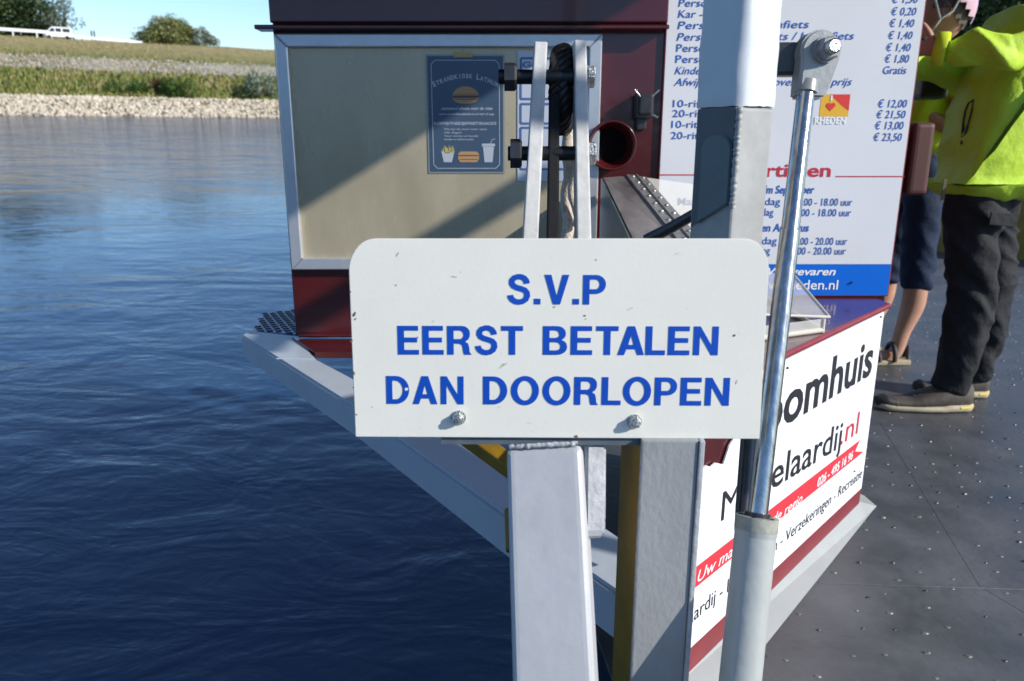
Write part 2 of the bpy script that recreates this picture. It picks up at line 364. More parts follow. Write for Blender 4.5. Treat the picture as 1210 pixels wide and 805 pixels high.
def prof(d):
    if d < 0: return -3
    for (a, za), (b, zb) in zip(PR, PR[1:]):
        if d <= b: return za + (zb - za) * (d - a) / (b - a)
    return PR[-1][1]

def water_material():
    m = bpy.data.materials.new('river_water'); m.use_nodes = True; t = m.node_tree; N = t.nodes; K = t.links; b = N['Principled BSDF']
    b.inputs['Base Color'].default_value = (.008, .030, .074, 1); b.inputs['Roughness'].default_value = .05; b.inputs['IOR'].default_value = 1.55
    tc = N.new('ShaderNodeTexCoord'); last = None
    ln_ = N.new('ShaderNodeVectorMath'); ln_.operation = 'LENGTH'; K.new(tc.outputs['Object'], ln_.inputs[0])      # calmer lee round the ferry
    rg = N.new('ShaderNodeMapRange'); rg.inputs[1].default_value = 4; rg.inputs[2].default_value = 45; rg.inputs[3].default_value = .04; rg.inputs[4].default_value = .10; K.new(ln_.outputs['Value'], rg.inputs[0]); K.new(rg.outputs[0], b.inputs['Roughness'])
    pn = N.new('ShaderNodeTexNoise'); pn.inputs['Scale'].default_value = .13; pn.inputs['Detail'].default_value = 2; K.new(tc.outputs['Object'], pn.inputs['Vector'])
    cm = N.new('ShaderNodeMapRange'); cm.inputs[1].default_value = 18; cm.inputs[2].default_value = 60; cm.inputs[3].default_value = .19; cm.inputs[4].default_value = 3.0; K.new(ln_.outputs['Value'], cm.inputs[0])
    cn_ = N.new('ShaderNodeMapRange'); cn_.inputs[1].default_value = 4; cn_.inputs[2].default_value = 12; cn_.inputs[3].default_value = .24; cn_.inputs[4].default_value = 0; K.new(ln_.outputs['Value'], cn_.inputs[0])
    ca = N.new('ShaderNodeMath'); K.new(cm.outputs[0], ca.inputs[0]); K.new(cn_.outputs[0], ca.inputs[1])
    pm = N.new('ShaderNodeMapRange'); pm.inputs[1].default_value = .3; pm.inputs[2].default_value = .7; pm.inputs[3].default_value = .55; pm.inputs[4].default_value = 1.25; K.new(pn.outputs['Fac'], pm.inputs[0])
    calm = N.new('ShaderNodeMath'); calm.operation = 'MULTIPLY'; K.new(ca.outputs[0], calm.inputs[0]); K.new(pm.outputs[0], calm.inputs[1])
    for i, (sc, st, rot, det, dist, ns) in enumerate(((.20, (1, 1.8, 1), .40, 3, .22, 1.6), (.95, (1, 1.9, 1), .50, 4, .075, 1.3), (4.2, (1, 1.8, 1), .30, 5, .019, 1.0))):
        mp = N.new('ShaderNodeMapping'); mp.inputs['Scale'].default_value = st; mp.inputs['Rotation'].default_value = (0, 0, rot)
        K.new(tc.outputs['Object'], mp.inputs[0]); x = N.new('ShaderNodeTexNoise'); x.inputs['Scale'].default_value = sc
        x.inputs['Detail'].default_value = det; x.inputs['Distortion'].default_value = ns; K.new(mp.outputs[0], x.inputs['Vector'])
        u = N.new('ShaderNodeBump'); u.inputs['Strength'].default_value = 1; u.inputs['Distance'].default_value = dist
        K.new(x.outputs['Fac'], u.inputs['Height']); K.new(calm.outputs[0], u.inputs['Strength'])
        if last: K.new(last.outputs[0], u.inputs['Normal'])
        last = u
    K.new(last.outputs[0], b.inputs['Normal'])
    return m
bm = B(); add_verts(bm, [(-3000, -3000, 0), (3000, -3000, 0), (3000, 3000, 0), (-3000, 3000, 0)], [(0, 1, 2, 3)])
wo = part('water', bm, water_material(), None, boat=False, kind='structure')

def land_material():                       # colour follows the height of the bank: verges, dry stone bed, grass
    m = bpy.data.materials.new('dike_ground'); m.use_nodes = True; t = m.node_tree; N = t.nodes; K = t.links; b = N['Principled BSDF']
    b.inputs['Roughness'].default_value = .9; b.inputs['Specular IOR Level'].default_value = .2
    tc = N.new('ShaderNodeTexCoord'); sx = N.new('ShaderNodeSeparateXYZ'); K.new(tc.outputs['Object'], sx.inputs[0])
    x = N.new('ShaderNodeTexNoise'); x.inputs['Scale'].default_value = .35; x.inputs['Detail'].default_value = 8; x.inputs['Roughness'].default_value = .7; K.new(tc.outputs['Object'], x.inputs['Vector'])
    ad = N.new('ShaderNodeMath'); ad.operation = 'MULTIPLY_ADD'; K.new(x.outputs['Fac'], ad.inputs[0]); ad.inputs[1].default_value = 1.4; K.new(sx.outputs[2], ad.inputs[2])
    mr = N.new('ShaderNodeMapRange'); mr.inputs[1].default_value = 0; mr.inputs[2].default_value = 10; K.new(ad.outputs[0], mr.inputs[0])
    cr = N.new('ShaderNodeValToRGB'); K.new(mr.outputs[0], cr.inputs[0]); e = cr.color_ramp.elements
    z1, z2, z3, z4 = [(PR[i][1] + .7) / 10 for i in (2, 4, 5, 6)]
    e[0].position = 0; e[0].color = (.10, .09, .07, 1); e[1].position = 1; e[1].color = (.14, .15, .05, 1)
    for p, c in ((z1 - .01, (.20, .17, .12)), (z1 + .02, (.10, .125, .03)), (z2 - .02, (.11, .14, .035)), (z2 + .01, (.31, .29, .24)), (z3 - .03, (.33, .31, .25)), (z3, (.13, .15, .045)), (z3 + .04, (.20, .19, .075)), (z4 - .03, (.31, .25, .12)), (z4 + .03, (.24, .21, .08))):
        k = e.new(max(0, min(1, p))); k.color = c + (1,)
    y = N.new('ShaderNodeTexNoise'); y.inputs['Scale'].default_value = 1.6; y.inputs['Detail'].default_value = 8; y.inputs['Roughness'].default_value = .75; K.new(tc.outputs['Object'], y.inputs['Vector'])
    r2 = N.new('ShaderNodeMapRange'); r2.inputs[1].default_value = .3; r2.inputs[2].default_value = .7; r2.inputs[3].default_value = .5; r2.inputs[4].default_value = 1.35; K.new(y.outputs['Fac'], r2.inputs[0])
    mx = N.new('ShaderNodeMix'); mx.data_type = 'RGBA'; mx.blend_type = 'MULTIPLY'; mx.inputs[0].default_value = 1; K.new(cr.outputs[0], mx.inputs[6]); K.new(r2.outputs[0], mx.inputs[7])
    K.new(mx.outputs[2], b.inputs['Base Color'])
    return m
S0, S1 = -160, 900
bm = B(); ns = 260; ds = [0, .6, 1.5, 2.4, 3.2, 4.6, 6, 7.5, 9, 11, 13, 15, 17, 19.5, 22, 24.5, 27, 31, 36, 42, 120, 400]; rows = []
for i in range(ns + 1):
    s = S0 + (S1 - S0) * (i / ns) ** 1.4
    rows.append([bm.verts.new(bank(s, d, prof(d) + (0 if d < 1 else .22 * noise.noise(V((s * .15, d * .3, 1)))) + (-.25 * noise.noise(V((s * .05, 3, 0))) if d > 3 else 0))) for d in ds])
for a, b in zip(rows, rows[1:]):
    for k in range(len(ds) - 1): bm.faces.new((a[k], b[k], b[k + 1], a[k + 1])).smooth = True
part('dike_ground', bm, land_material(), None, boat=False, kind='structure')

# riprap and dry stones
def rocks(name, n, dr, sz, m, s_rng, seed):
    random.seed(seed); bm = B(); ico = bmesh.new(); bmesh.ops.create_icosphere(ico, subdivisions=1, radius=1)
    vs = [v.co.copy() for v in ico.verts]; fs = [[v.index for v in f.verts] for f in ico.faces]; ico.free(); V_, F_ = [], []
    mi = []
    for i in range(n):
        s = s_rng[0] + (s_rng[1] - s_rng[0]) * random.random() ** 1.3; d = random.uniform(*dr); r = random.uniform(*sz); c = bank(s, d, prof(d) + r * .25)
        rt = Matrix.Rotation(random.random() * 6, 3, V((random.random(), random.random(), random.random() + .1)).normalized()); k = len(V_)
        q = V((random.uniform(.7, 1.3), random.uniform(.6, 1.2), random.uniform(.5, .9)))
        for v in vs:
            x = V((v.x * q.x, v.y * q.y, v.z * q.z)) * r * random.uniform(.8, 1.15); V_.append(c + rt @ x)
        F_ += [[a + k for a in f] for f in fs]; mi += [random.choice((0, 0, 0, 1, 2))] * len(fs)
    bm.free(); me = bpy.data.meshes.new(name); me.from_pydata(V_, [], F_)
    for x in m: me.materials.append(x)
    me.polygons.foreach_set('material_index', mi)
    o = bpy.data.objects.new(name, me); link(o); o['kind'] = 'stuff'; return o
st = [mat('stone_a', (.50, .43, .33), .85, n=.2, scale=2), mat('stone_b', (.38, .32, .23), .85, n=.2, scale=2), mat('stone_c', (.60, .54, .44), .85, n=.2, scale=2)]
o = rocks('shore_stones', 9500, (.1, 3.7), (.12, .25), st, (-12, 90), 3); tag(o, 'pale rubble stones armouring the waterline of the far bank', 'stones')
st2 = [mat('dry_stone_a', (.33, .29, .22), .9), mat('dry_stone_b', (.24, .21, .15), .9), mat('dry_stone_c', (.42, .38, .31), .9)]
o = rocks('dry_stones', 3000, (11.2, 17), (.08, .20), st2, (-12, 90), 4); tag(o, 'band of small grey stones and dry stalks halfway up the dike', 'stones')

# foliage made of many small leaf faces
def leaves(V_, F_, mi, c, rad, n, size, mats, hollow=.35):
    for i in range(n):
        d = V((random.gauss(0, 1), random.gauss(0, 1), random.gauss(0, 1))).normalized(); rr = (hollow + (1 - hollow) * random.random() ** .5)
        p = V(c) + V((d.x * rad[0], d.y * rad[1], d.z * rad[2])) * rr
        a = V((random.gauss(0, 1), random.gauss(0, 1), random.gauss(0, 1))).normalized(); b = a.cross(V((random.random(), random.random(), random.random() + .01))).normalized()
        s = size * random.uniform(.5, 1.3); k = len(V_); V_ += [p - a * s, p - b * s * .45, p + a * s, p + b * s * .45]; F_.append((k, k + 1, k + 2, k + 3)); mi.append(random.choice(mats))
def mesh_obj(name, V_, F_, mi, ms, parent=None):
    me = bpy.data.meshes.new(name); me.from_pydata([tuple(v) for v in V_], [], F_)
    for m in ms: me.materials.append(m)
    if mi: me.polygons.foreach_set('material_index', mi)
    o = bpy.data.objects.new(name, me); link(o, parent); return o
def leafmats(nm, cols):
    return [mat('%s_%s' % (nm, 'abcdef'[i]), c, .6, spec=.3) for i, c in enumerate(cols)]
LM = {'dark': leafmats('dark_leaf', [(.030, .055, .018), (.045, .075, .022), (.065, .095, .028), (.09, .11, .035)]),
      'willow': leafmats('willow_leaf', [(.20, .23, .08), (.26, .28, .10), (.32, .31, .13), (.15, .18, .07)]),
      'silver': leafmats('silver_leaf', [(.27, .31, .22), (.36, .40, .30), (.20, .24, .16)]),
      'thin': leafmats('thin_leaf', [(.20, .22, .16), (.12, .14, .09)]),
      'green': leafmats('bush_leaf', [(.05, .10, .018), (.08, .14, .025), (.11, .16, .04)]),
      'rust': leafmats('rust_leaf', [(.11, .045, .025), (.16, .08, .04)])}
BARK = mat('bark', (.09, .07, .05), .9, n=.3, scale=5)
def tree(name, label, cat, pos, h, wd, kind, blobs, nleaf, size, trunk=.35, group=None, hollow=.35):
    t = thing(name, label, cat, pos, group, boat=False); bm = B(); V_, F_, mi = [], [], []
    th = h * trunk; tube(bm, [(0, 0, -.4), (0, 0, th * .6), (.1, 0, th)], [h * .035, h * .028, h * .02], 8)
    for i in range(blobs):
        a = i * 2.4 + random.random(); q = sqrt((i + .5) / blobs); zc = th + (h - th) * random.uniform(.1, .85)
        taper = 1 - .5 * max(0, (zc - th) / (h - th) - .3); c = V((cos(a) * q * wd * .38 * taper, sin(a) * q * wd * .38 * taper, zc)); r = wd * random.uniform(.13, .24)
        tube(bm, [(0, 0, th * .8), c * .5 + V((0, 0, th * .45)), c], [h * .014, h * .009, h * .004], 5)
        leaves(V_, F_, mi, c, (r, r, r * .85), nleaf // blobs, size, random.choice(((0, 1), (1, 2), (2, 3), (0, 1, 2))) if len(LM[kind]) > 3 else list(range(len(LM[kind]))), hollow)
    part('trunk', bm, BARK, t, base=(0, 0, 0)); mesh_obj('crown', V_, F_, mi, LM[kind], t)
    return t
def crest(u, v, d=29):                      # a spot on the bank under image column u, d metres behind the waterline
    r = wray(u, v); k = (A0.dot(so) + d) / r.dot(so); p = V((0, 0, EYE)) + r * k; p.z = prof(d) - .1; return p, (r * k).length / F * 1.06
random.seed(11)
p, s = crest(22, 40, 44); tree('dark_tree', 'large dark green tree behind the guard rail at the dike ramp', 'tree', p, 100 * s, 92 * s, 'dark', 26, 15000, .30, .12)
p, s = crest(-35, 40, 50); tree('dark_tree', 'dark tree at the frame edge left of the ramp', 'tree', p, 110 * s, 90 * s, 'dark', 20, 8000, .32, .12)
p, s = crest(76, 45, 34); p.z = elev(76, 52, 34); tree('thin_tree', 'thin pale sparsely leaved young tree behind the white van', 'tree', p, 42 * s, 36 * s, 'thin', 12, 1100, .20, .22)
p, s = crest(196, 52, 36); p.z = elev(196, 58, 36); tree('willow_tree', 'round yellowish green willow on the dike top', 'tree', p, 27 * s, 54 * s, 'willow', 34, 15000, .17, .07, hollow=.15)
p, s = crest(212, 52, 38); p.z = elev(212, 58, 38); tree('willow_tree', 'grey green willow overlapping the yellowish one', 'tree', p, 25 * s, 42 * s, 'willow', 22, 9000, .16, .07, hollow=.15)
p, s = crest(243, 55, 36); p.z = elev(243, 60, 36); tree('grey_shrub', 'small grey green shrub at the right end of the willow clump', 'shrub', p, 21 * s, 26 * s, 'silver', 14, 3600, .13, .09)
def bush(name, label, u, v, wpx, hpx, kind, n, d):
    p, s = crest(u, v, d); p.z = elev(u, v, d) - .1; V_, F_, mi = [], [], []; t = thing(name, label, 'bush', p, boat=False)
    for i in range(7):
        a = random.random() * 6.3; c = V((cos(a) * wpx * s * .3, sin(a) * wpx * s * .3, hpx * s * random.uniform(.3, .6)))
        leaves(V_, F_, mi, c, (wpx * s * .22,) * 2 + (hpx * s * .38,), n // 7, .13, list(range(len(LM[kind]))))
    mesh_obj('foliage', V_, F_, mi, LM[kind], t); b = B()
    for i in range(6): a = i; tube(b, [(0, 0, -.1), (cos(a) * wpx * s * .12, sin(a) * wpx * s * .12, hpx * s * .4)], [.03, .01], 5)
    part('stem', b, BARK, t, base=(0, 0, 0)); return t
bush('silver_bush', 'silvery grey bush low on the bank beside the ferry cabin', 312, 121, 34, 34, 'silver', 4200, 4.9)
bush('green_bush', 'rounded fresh green bush just above the shore stones', 216, 120, 40, 25, 'green', 3600, 5.0)
bush('rust_shrub', 'small rust brown shrub beside the fresh green bush', 186, 108, 22, 15, 'rust', 1200, 7.0)
bush('dark_bush', 'low dark green bush in the shade of the silvery one', 292, 121, 26, 14, 'dark', 1600, 4.9)
bush('low_bush', 'low broad green bush left of the rust brown shrub', 150, 112, 40, 16, 'green', 2000, 6.2)
for (u, z, wd) in ((1148, 90, 150), (1205, 95, 140), (1090, 80, 130), (1275, 100, 150)):
    r = wray(u, 60); r.z = 0; r.normalize(); q = r * 95
    tree('shade_tree', {1148: 'dark leafy tree behind the helmeted cyclist', 1205: 'dark leafy tree behind the shoulder of the lime jacket', 1090: 'dark leafy tree hidden mostly by the price board', 1275: 'dark leafy tree beyond the right frame edge'}[u], 'tree', (q.x, q.y, .8), 16, 13, 'dark', 26, 9000, .38, .10)
# the right bank those trees grow on
bm = B(); q0 = wray(1080, 60); q0.z = 0; q0.normalize(); q1 = wray(1700, 60); q1.z = 0; q1.normalize()
rb = [q0 * 84, q0 * 600, q1 * 600, q1 * 84]
add_verts(bm, [V((p.x, p.y, -.5)) for p in rb] + [V((p.x, p.y, 0)) + p.normalized() * 4 * (1 if i in (0, 3) else 0) + V((0, 0, 1)) for i, p in enumerate(rb)], [(4, 5, 6, 7), (0, 4, 7, 3), (0, 1, 5, 4), (3, 7, 6, 2), (1, 2, 6, 5)])
part('right_bank', bm, mat('bank_grass', (.10, .12, .035), .9, n=.3, scale=1), None, boat=False, kind='structure')

random.seed(77); V_, F_, mi = [], [], []
for i in range(70):
    x = -150 + i * 4.4; y = -70 - 10 * random.random(); h = random.uniform(7, 13)
    leaves(V_, F_, mi, (x, y, 1 + h * .5), (4, 3, h * .5), 220, 1.1, [0, 1, 2, 3], .3)
o = mesh_obj('far_wood', V_, F_, mi, LM['dark']); o['kind'] = 'stuff'; tag(o, 'dark wood along the bank behind the ferry', 'wood')
b = B(); add_verts(b, [(-900, -64, -.4), (900, -64, -.4), (900, -68, 1.4), (-900, -68, 1.4), (900, -900, 1.6), (-900, -900, 1.6)], [(0, 1, 2, 3), (3, 2, 4, 5)]); part('near_bank', b, bpy.data.materials['bank_grass'], None, boat=False, kind='structure')
# grass: tufts of blades over the bank
random.seed(5); V_, F_, mi = [], [], []
gm = leafmats('grass', [(.14, .17, .035), (.19, .20, .055), (.26, .22, .09), (.38, .30, .15), (.12, .14, .03), (.34, .32, .26)])
for i in range(46000):
    s = -12 + 100 * random.random() ** 1.4; z = random.random()
    if z < .50: d = random.uniform(3.6, 11.4); h = random.uniform(.18, .55); m = random.choice((0, 0, 1, 1, 4, 2))
    elif z < .66: d = random.uniform(10.8, 17.5); h = random.uniform(.1, .35); m = random.choice((5, 5, 3, 2))
    elif z < .72: d = random.uniform(16.5, 19); h = random.uniform(.1, .3); m = random.choice((0, 1, 2))
    else: d = random.uniform(18, 30); h = random.uniform(.06, .2); m = random.choice((1, 2, 3, 3, 3))
    if noise.noise(V((s * .22, d * .5, 2))) > .2 and m in (0, 4): m = 2
    p = bank(s, d, prof(d) - .03); a = random.random() * 6.3; wv = V((cos(a), sin(a), 0)) * h * .35; k = len(V_); V_ += [p - wv, p + wv, p + V((random.uniform(-.1, .1), random.uniform(-.1, .1), h))]; F_.append((k, k + 1, k + 2)); mi.append(m)
o = mesh_obj('dike_grass', V_, F_, mi, gm); o['kind'] = 'stuff'; tag(o, 'dry and green grass tufts covering the slope of the dike', 'grass')

# guard rail with posts, van, marker posts on the dike
WHITE = mat('white_rail', (.80, .80, .80), .4); GLASS = mat('van_glass', (.02, .025, .03), .08); TYRE = mat('tyre', (.02, .02, .02), .8)
def on_crest(u, v, d=27.5):                 # the place of image point (u, v) when it stands d metres behind the waterline
    r = wray(u, v); k = (A0.dot(so) + d) / r.dot(so); return V((0, 0, EYE)) + r * k
def rail(label, pts, hpx, step):
    a = on_crest(*pts[0]); t = thing('guard_rail', label, 'guard rail', a, boat=False); P = [on_crest(*q) for q in pts]; s = (a - V((0, 0, EYE))).length / F
    for p, q in zip(P, P[1:]):
        b = B(); beam(b, p, q, .06, hpx * s, side=so, bevel=.01); part('rail', b, WHITE, t)
        n = max(1, round((q - p).length / step))
        for i in range(n):
            c = p.lerp(q, (i + .5) / n) + so * .06; b = B(); beam(b, c + V((0, 0, hpx * s * .3)), c - V((0, 0, .85)), .13, .09, side=sd); part('post', b, WHITE, t)
rail('white guard rail in front of the large dark tree', [(-40, 32.5), (0, 34.3), (57, 38)], 2.6, 2.2)
rail('low white rail running down the ramp right of the van', [(80, 42), (118, 46), (168, 50.6)], 2.4, 3.2)
a = on_crest(69, 45.5, 28.6); s = (a - V((0, 0, EYE))).length / F
t = thing('white_van', 'small white van parked at the end of the guard rail', 'van', a, boat=False)
fw = (on_crest(60, 45) - on_crest(78, 46)); fw.z = 0; fw.normalize(); sw = V((-fw.y, fw.x, 0)); Lh = 12 * s
def vp(x, y, z): return a + fw * x * Lh + sw * y + V((0, 0, z * 9.8 * s))
outl = [(-1, .12), (-1, .95), (-.92, 1.0), (.30, 1.0), (.42, .95), (.72, .55), (1.0, .45), (1.02, .12)]
b = B(); vs = [[b.verts.new(vp(x, y, z)) for x, z in outl] for y in (-.7, .7)]
for k in range(len(outl)): j = (k + 1) % len(outl); b.faces.new((vs[0][k], vs[0][j], vs[1][j], vs[1][k]))
b.faces.new(vs[0][::-1]); b.faces.new(vs[1]); bmesh.ops.recalc_face_normals(b, faces=b.faces[:]); part('body', b, WHITE, t)
for x0, x1, x2, x3 in ((-.85, -.35, -.35, -.85), (-.25, .12, .12, -.25), (.2, .62, .38, .2)):
    for y in (-.71, .71):
        b = B(); add_verts(b, [vp(x0, y, .55), vp(x1, y, .55), vp(x2, y, .88), vp(x3, y, .88)], [(0, 1, 2, 3)]); part('window', b, GLASS, t)
for x in (-.6, .62):
    for y in (-.66, .66):
        b = B(); tube(b, [vp(x, y - .09, .1), vp(x, y + .09, .1)], 1.5 * s, 14); part('wheel', b, TYRE, t)
for u, lb in ((108, 'left post of the small dark marker pair on the dike'), (111.4, 'right post of the small dark marker pair on the dike')):
    p = on_crest(u, 40, 30); b = B(); beam(b, p + V((0, 0, .35)), p - V((0, 0, 1.2)), .13, .13); o = part('marker_post', b, M['darkmetal'], None, boat=False, base=p); tag(o, lb, 'post', 'marker posts on the dike')

# =================================================================== THE FERRY (deck frame)
YC = 1.93; ZD = -.97
wall = Pl((0, YC, 0), (1, 0, 0), (0, 0, 1))
# hull and deck
hp = [(.20, -3.2), (.20, .78), (.19, 1.2), (.16, 1.45), (.12, 1.9), (.10, 4.2), (.4, 9.5), (6.4, 9.5), (6.4, -3.2)]
t = thing('ferry_hull', 'dark hull of the ferry with its grey bow beam', 'ferry', (0, 1.9, -.97))
b = B(); n = len(hp); up = [b.verts.new((x, y, ZD - .012)) for x, y in hp]; lo = [b.verts.new((x + (.25 if x < 1 else -.1), y, -2.9)) for x, y in hp]
for k in range(n): j = (k + 1) % n; b.faces.new((up[k], up[j], lo[j], lo[k]))
b.faces.new(up); bmesh.ops.recalc_face_normals(b, faces=b.faces[:]); part('hull_plating', b, M['hull'], t)
# bow beam: box section swept from nose to the posts
ZB = -.50
def P_(u, v, z=ZB): return at_z(u, v, z)
out = [P_(285, 396), P_(420, 482), P_(600, 611), P_(737, 706)]
inn = [P_(296, 390.5), P_(353, 397), P_(374, 424), P_(418, 447), P_(560, 521), P_(716, 622), P_(744, 641)]
b = B(); top = [V((p.x, p.y)) for p in out + inn[::-1]]
prism(b, [[(p.x, p.y) for p in top]], lambda x, y, h: V((x, y, h)), ZB - .062, ZB)
es = [e for e in b.edges if abs(e.verts[0].co.z - ZB) < 1e-5 and abs(e.verts[1].co.z - ZB) < 1e-5 and len(e.link_faces) == 2 and e.link_faces[0].normal.angle(e.link_faces[1].normal, 0) > .5]
bmesh.ops.bevel(b, geom=es, offset=.005, segments=2, affect='EDGES')
part('bow_beam', b, M['beam'], t)
for (q, r_) in ((P_(374, 440), P_(384, 452)),):
    pass
b = B(); tube(b, [at_z(327, 424, ZB + .001), at_z(372, 424.5, ZB + .001)], .0022, 6); part('weld_seam', b, M['beam'], t)
# tread plate beside the cabin, with raised lozenges
tp = [P_(298, 392, ZB - .012), P_(353, 396, ZB - .012), (-.575, 2.45, ZB - .012), (-.80, 2.33, ZB - .012)]
TREAD = mat('tread_plate', (.06, .13, .30), .3, .2, n=.15, scale=20)
b = B(); prism(b, [[(p[0], p[1]) for p in tp]], lambda x, y, h: V((x, y, h)), ZB - .016, ZB - .010); part('tread_plate', b, TREAD, t)
b = B()
from mathutils.geometry import intersect_point_tri_2d
def in_poly(x, y, poly):
    c = False; n = len(poly)
    for i in range(n):
        x1, y1 = poly[i][0], poly[i][1]; x2, y2 = poly[i - 1][0], poly[i - 1][1]
        if (y1 > y) != (y2 > y) and x < (x2 - x1) * (y - y1) / (y2 - y1) + x1: c = not c
    return c
for i in range(34):
    for j in range(26):
        x = -.9 + i * .026 + (j % 2) * .013; y = 1.95 + j * .026
        if in_poly(x, y, tp): beam(b, (x - .0085, y, ZB - .008), (x + .0085, y + .006, ZB - .008), .008, .003, side=(0, 1, 0))
part('lozenges', b, mat('lozenge', (.02, .035, .09), .35, .3), t, kind='stuff')

# deck sheets
bn_n = None
def G(u, v, z=ZD): return at_z(u, v, z)
b = B(); prism(b, [[(x, y) for x, y in hp]], lambda x, y, h: V((x, y, h)), ZD - .01, ZD)
deck = part('deck', b, M['deck'], None, kind='structure', base=(3, 2, ZD))
# welded seams and doubler edges
def seam(a, c, r=.0022): b = B(); tube(b, [a, c], r, 6); part('seam', b, M['deck'], deck, base=(3, 2, ZD))
g = [G(968, 689), G(1215, 697)]; dx = (g[1] - g[0]).normalized()
seam(g[0], g[0] + dx * 4.0); seam(G(1158, 693), G(1158, 693) + V((.35, -1, 0)) * 1.6, .0008); seam(G(1158, 693), G(1040, 500), .0007); seam(G(1120, 372), G(1290, 377), .003)
random.seed(21); b = B(); cnt = 0
for i in range(62):
    for j in range(78):
        x = .45 + i * .068 + random.uniform(-.02, .02) + (j % 2) * .034; y = .35 + j * .07 + random.uniform(-.02, .02)
        if random.random() < .30: continue
        r = random.uniform(.0028, .0058); p = V((x, y, ZD)); k = 6; a = random.random() * 3
        b.faces.ensure_lookup_table(); v0 = [b.verts.new(p + V((cos(a + q * pi / 3) * r * 1.7, sin(a + q * pi / 3) * r, -.0005))) for q in range(k)]
        v1 = [b.verts.new(p + V((cos(a + q * pi / 3) * r * 1.0, sin(a + q * pi / 3) * r * .55, r * .5))) for q in range(k)]
        for q in range(k): b.faces.new((v0[q], v0[(q + 1) % k], v1[(q + 1) % k], v1[q]))
        b.faces.new(v1)
        if random.random() < .45:
            b.faces.ensure_lookup_table()
            for f in b.faces[-7:]: f.material_index = 1
        b.faces.ensure_lookup_table()
part('grip_studs', b, [M['stud'], M['black']], deck, kind='stuff', base=(3, 2, ZD))

# yellow bulwark beyond the people
t = thing('yellow_bulwark', 'yellow painted bulwark at the far edge of the deck', 'bulwark', (4.6, 7, ZD))
b = B(); beam(b, (2.6, 9.2, ZD + .27), (6.3, 4.6, ZD + .27), .06, .54, side=(1, 1, 0), bevel=.006); part('side_plate', b, M['yellow'], t)
b = B(); tube(b, [(2.6, 9.2, ZD + .56), (6.3, 4.6, ZD + .56)], .035, 12); part('top_rail', b, M['yellow'], t)

# cabin ------------------------------------------------------------
XL, XR = -.585, 1.0
cab = thing('ferry_cabin', 'maroon ferry cabin with framed front panel and counter base', 'cabin', (.2, YC, ZD))
zb = wall.px(352, 398).z
ztop = 1.16
b = B(); box8(b, [(XL, YC, zb), (XR, YC, zb), (XR, YC + 1.7, zb), (XL, YC + 1.7, zb), (XL, YC, ztop), (XR, YC, ztop), (XR, YC + 1.7, ztop), (XL, YC + 1.7, ztop)], bevel=.006); part('wall', b, M['maroon'], cab)
# wavy hem flange at the bottom left
fl = [wall.px(343, 398.5), wall.px(352, 398), wall.px(430, 399)]
b = B(); a0 = at_z(345, 399, ZB + .004); a1 = at_z(372, 417, ZB + .004); a2 = at_z(440, 417, ZB + .004); a3 = V((.3, a2.y, ZB + .004))
prism(b, [[(a0.x, a0.y), (a1.x, a1.y), (a2.x, a2.y), (a3.x, a3.y), (.3, YC), (XL, YC)]], lambda x, y, h: V((x, y, h)), ZB - .01, ZB + .006); part('hem_flange', b, M['maroon'], cab)
b = B(); tube(b, [V((XL + .01 + i * .045, YC - .004, zb + .004 + .002 * random.random())) for i in range(20)], [.005 + .002 * random.random() for i in range(20)], 6); part('weld_bead', b, M['maroon'], cab)
zt = wall.px(400, 35).z
b = B(); box(b, ((wall.px(307, 35).x + wall.px(787, 35).x) / 2, YC - .018, zt), (wall.px(787, 35).x - wall.px(307, 35).x, .05, .010), bevel=.003); part('drip_ledge', b, M['maroon'], cab)
b = B(); box(b, ((XL + .0 + wall.px(789, 10).x) / 2, YC - .012, zt + .012 + .2), (wall.px(789, 10).x - XL - .004, .024, .40), bevel=.004); part('fascia', b, M['maroon'], cab)
# roof with an added, unseen front canopy, sized to shade the framed panel
ea, eb = wall.px(357, 235), wall.px(504, 146); ea = ea + L * ((1.20 - ea.z) / L.z); XRF = (ea + L * 0).x; XRF = (XRF + (eb + L * ((1.20 - eb.z) / L.z)).x) / 2; YRF = .55
b = B(); box(b, ((XRF - 1.0) / 2, (YRF + YC + 1.7) / 2, 1.20), (XRF + 1.0, YC + 1.7 - YRF, .06), bevel=.008); rf = part('shade_roof', b, M['maroon'], cab)
def sunward(p, z=1.20): return p + L * ((z - p.z) / L.z)
e0_, e1_ = sunward(at_y(490, 298, YC)), sunward(at_y(640, 211, YC)); xr = (e0_.x + e1_.x) / 2
rl_ = min(e0_.y, e1_.y) - .30
b = B(); beam(b, (xr, rl_, 1.20), (xr, max(e0_.y, e1_.y), 1.20), .055, .05, bevel=.004); part('panel_shade_bar', b, M['alu'], rf)  # unseen bar added to cast the diagonal band on the front panel
b = B(); beam(b, (XRF - .05, rl_ + .02, 1.20), (xr, rl_ + .02, 1.20), .025, .025, side=(0, 1, 0)); part('shade_bar_bracket', b, M['alu'], rf)  # carries the added bar
l0_ = sunward(at_d(636, 113, 1.10)); l1_ = sunward(at_d(690, 124, 1.10)); lc_ = (l0_ + l1_) / 2
b = B(); beam(b, (min(l0_.x, l1_.x) - .03, lc_.y, 1.20), (max(l0_.x, l1_.x) + .03, lc_.y, 1.20), .05, .052, side=(0, 1, 0), bevel=.01); part('pulley_shade_block', b, M['alu'], rf)  # unseen block without any light, added to shade the pulley bars
b = B(); tube(b, [(min(l0_.x, l1_.x), lc_.y, 1.21), (XRF - .02, .74, 1.21)], .008, 6); part('shade_block_stay', b, M['alu'], rf)  # holds the added block
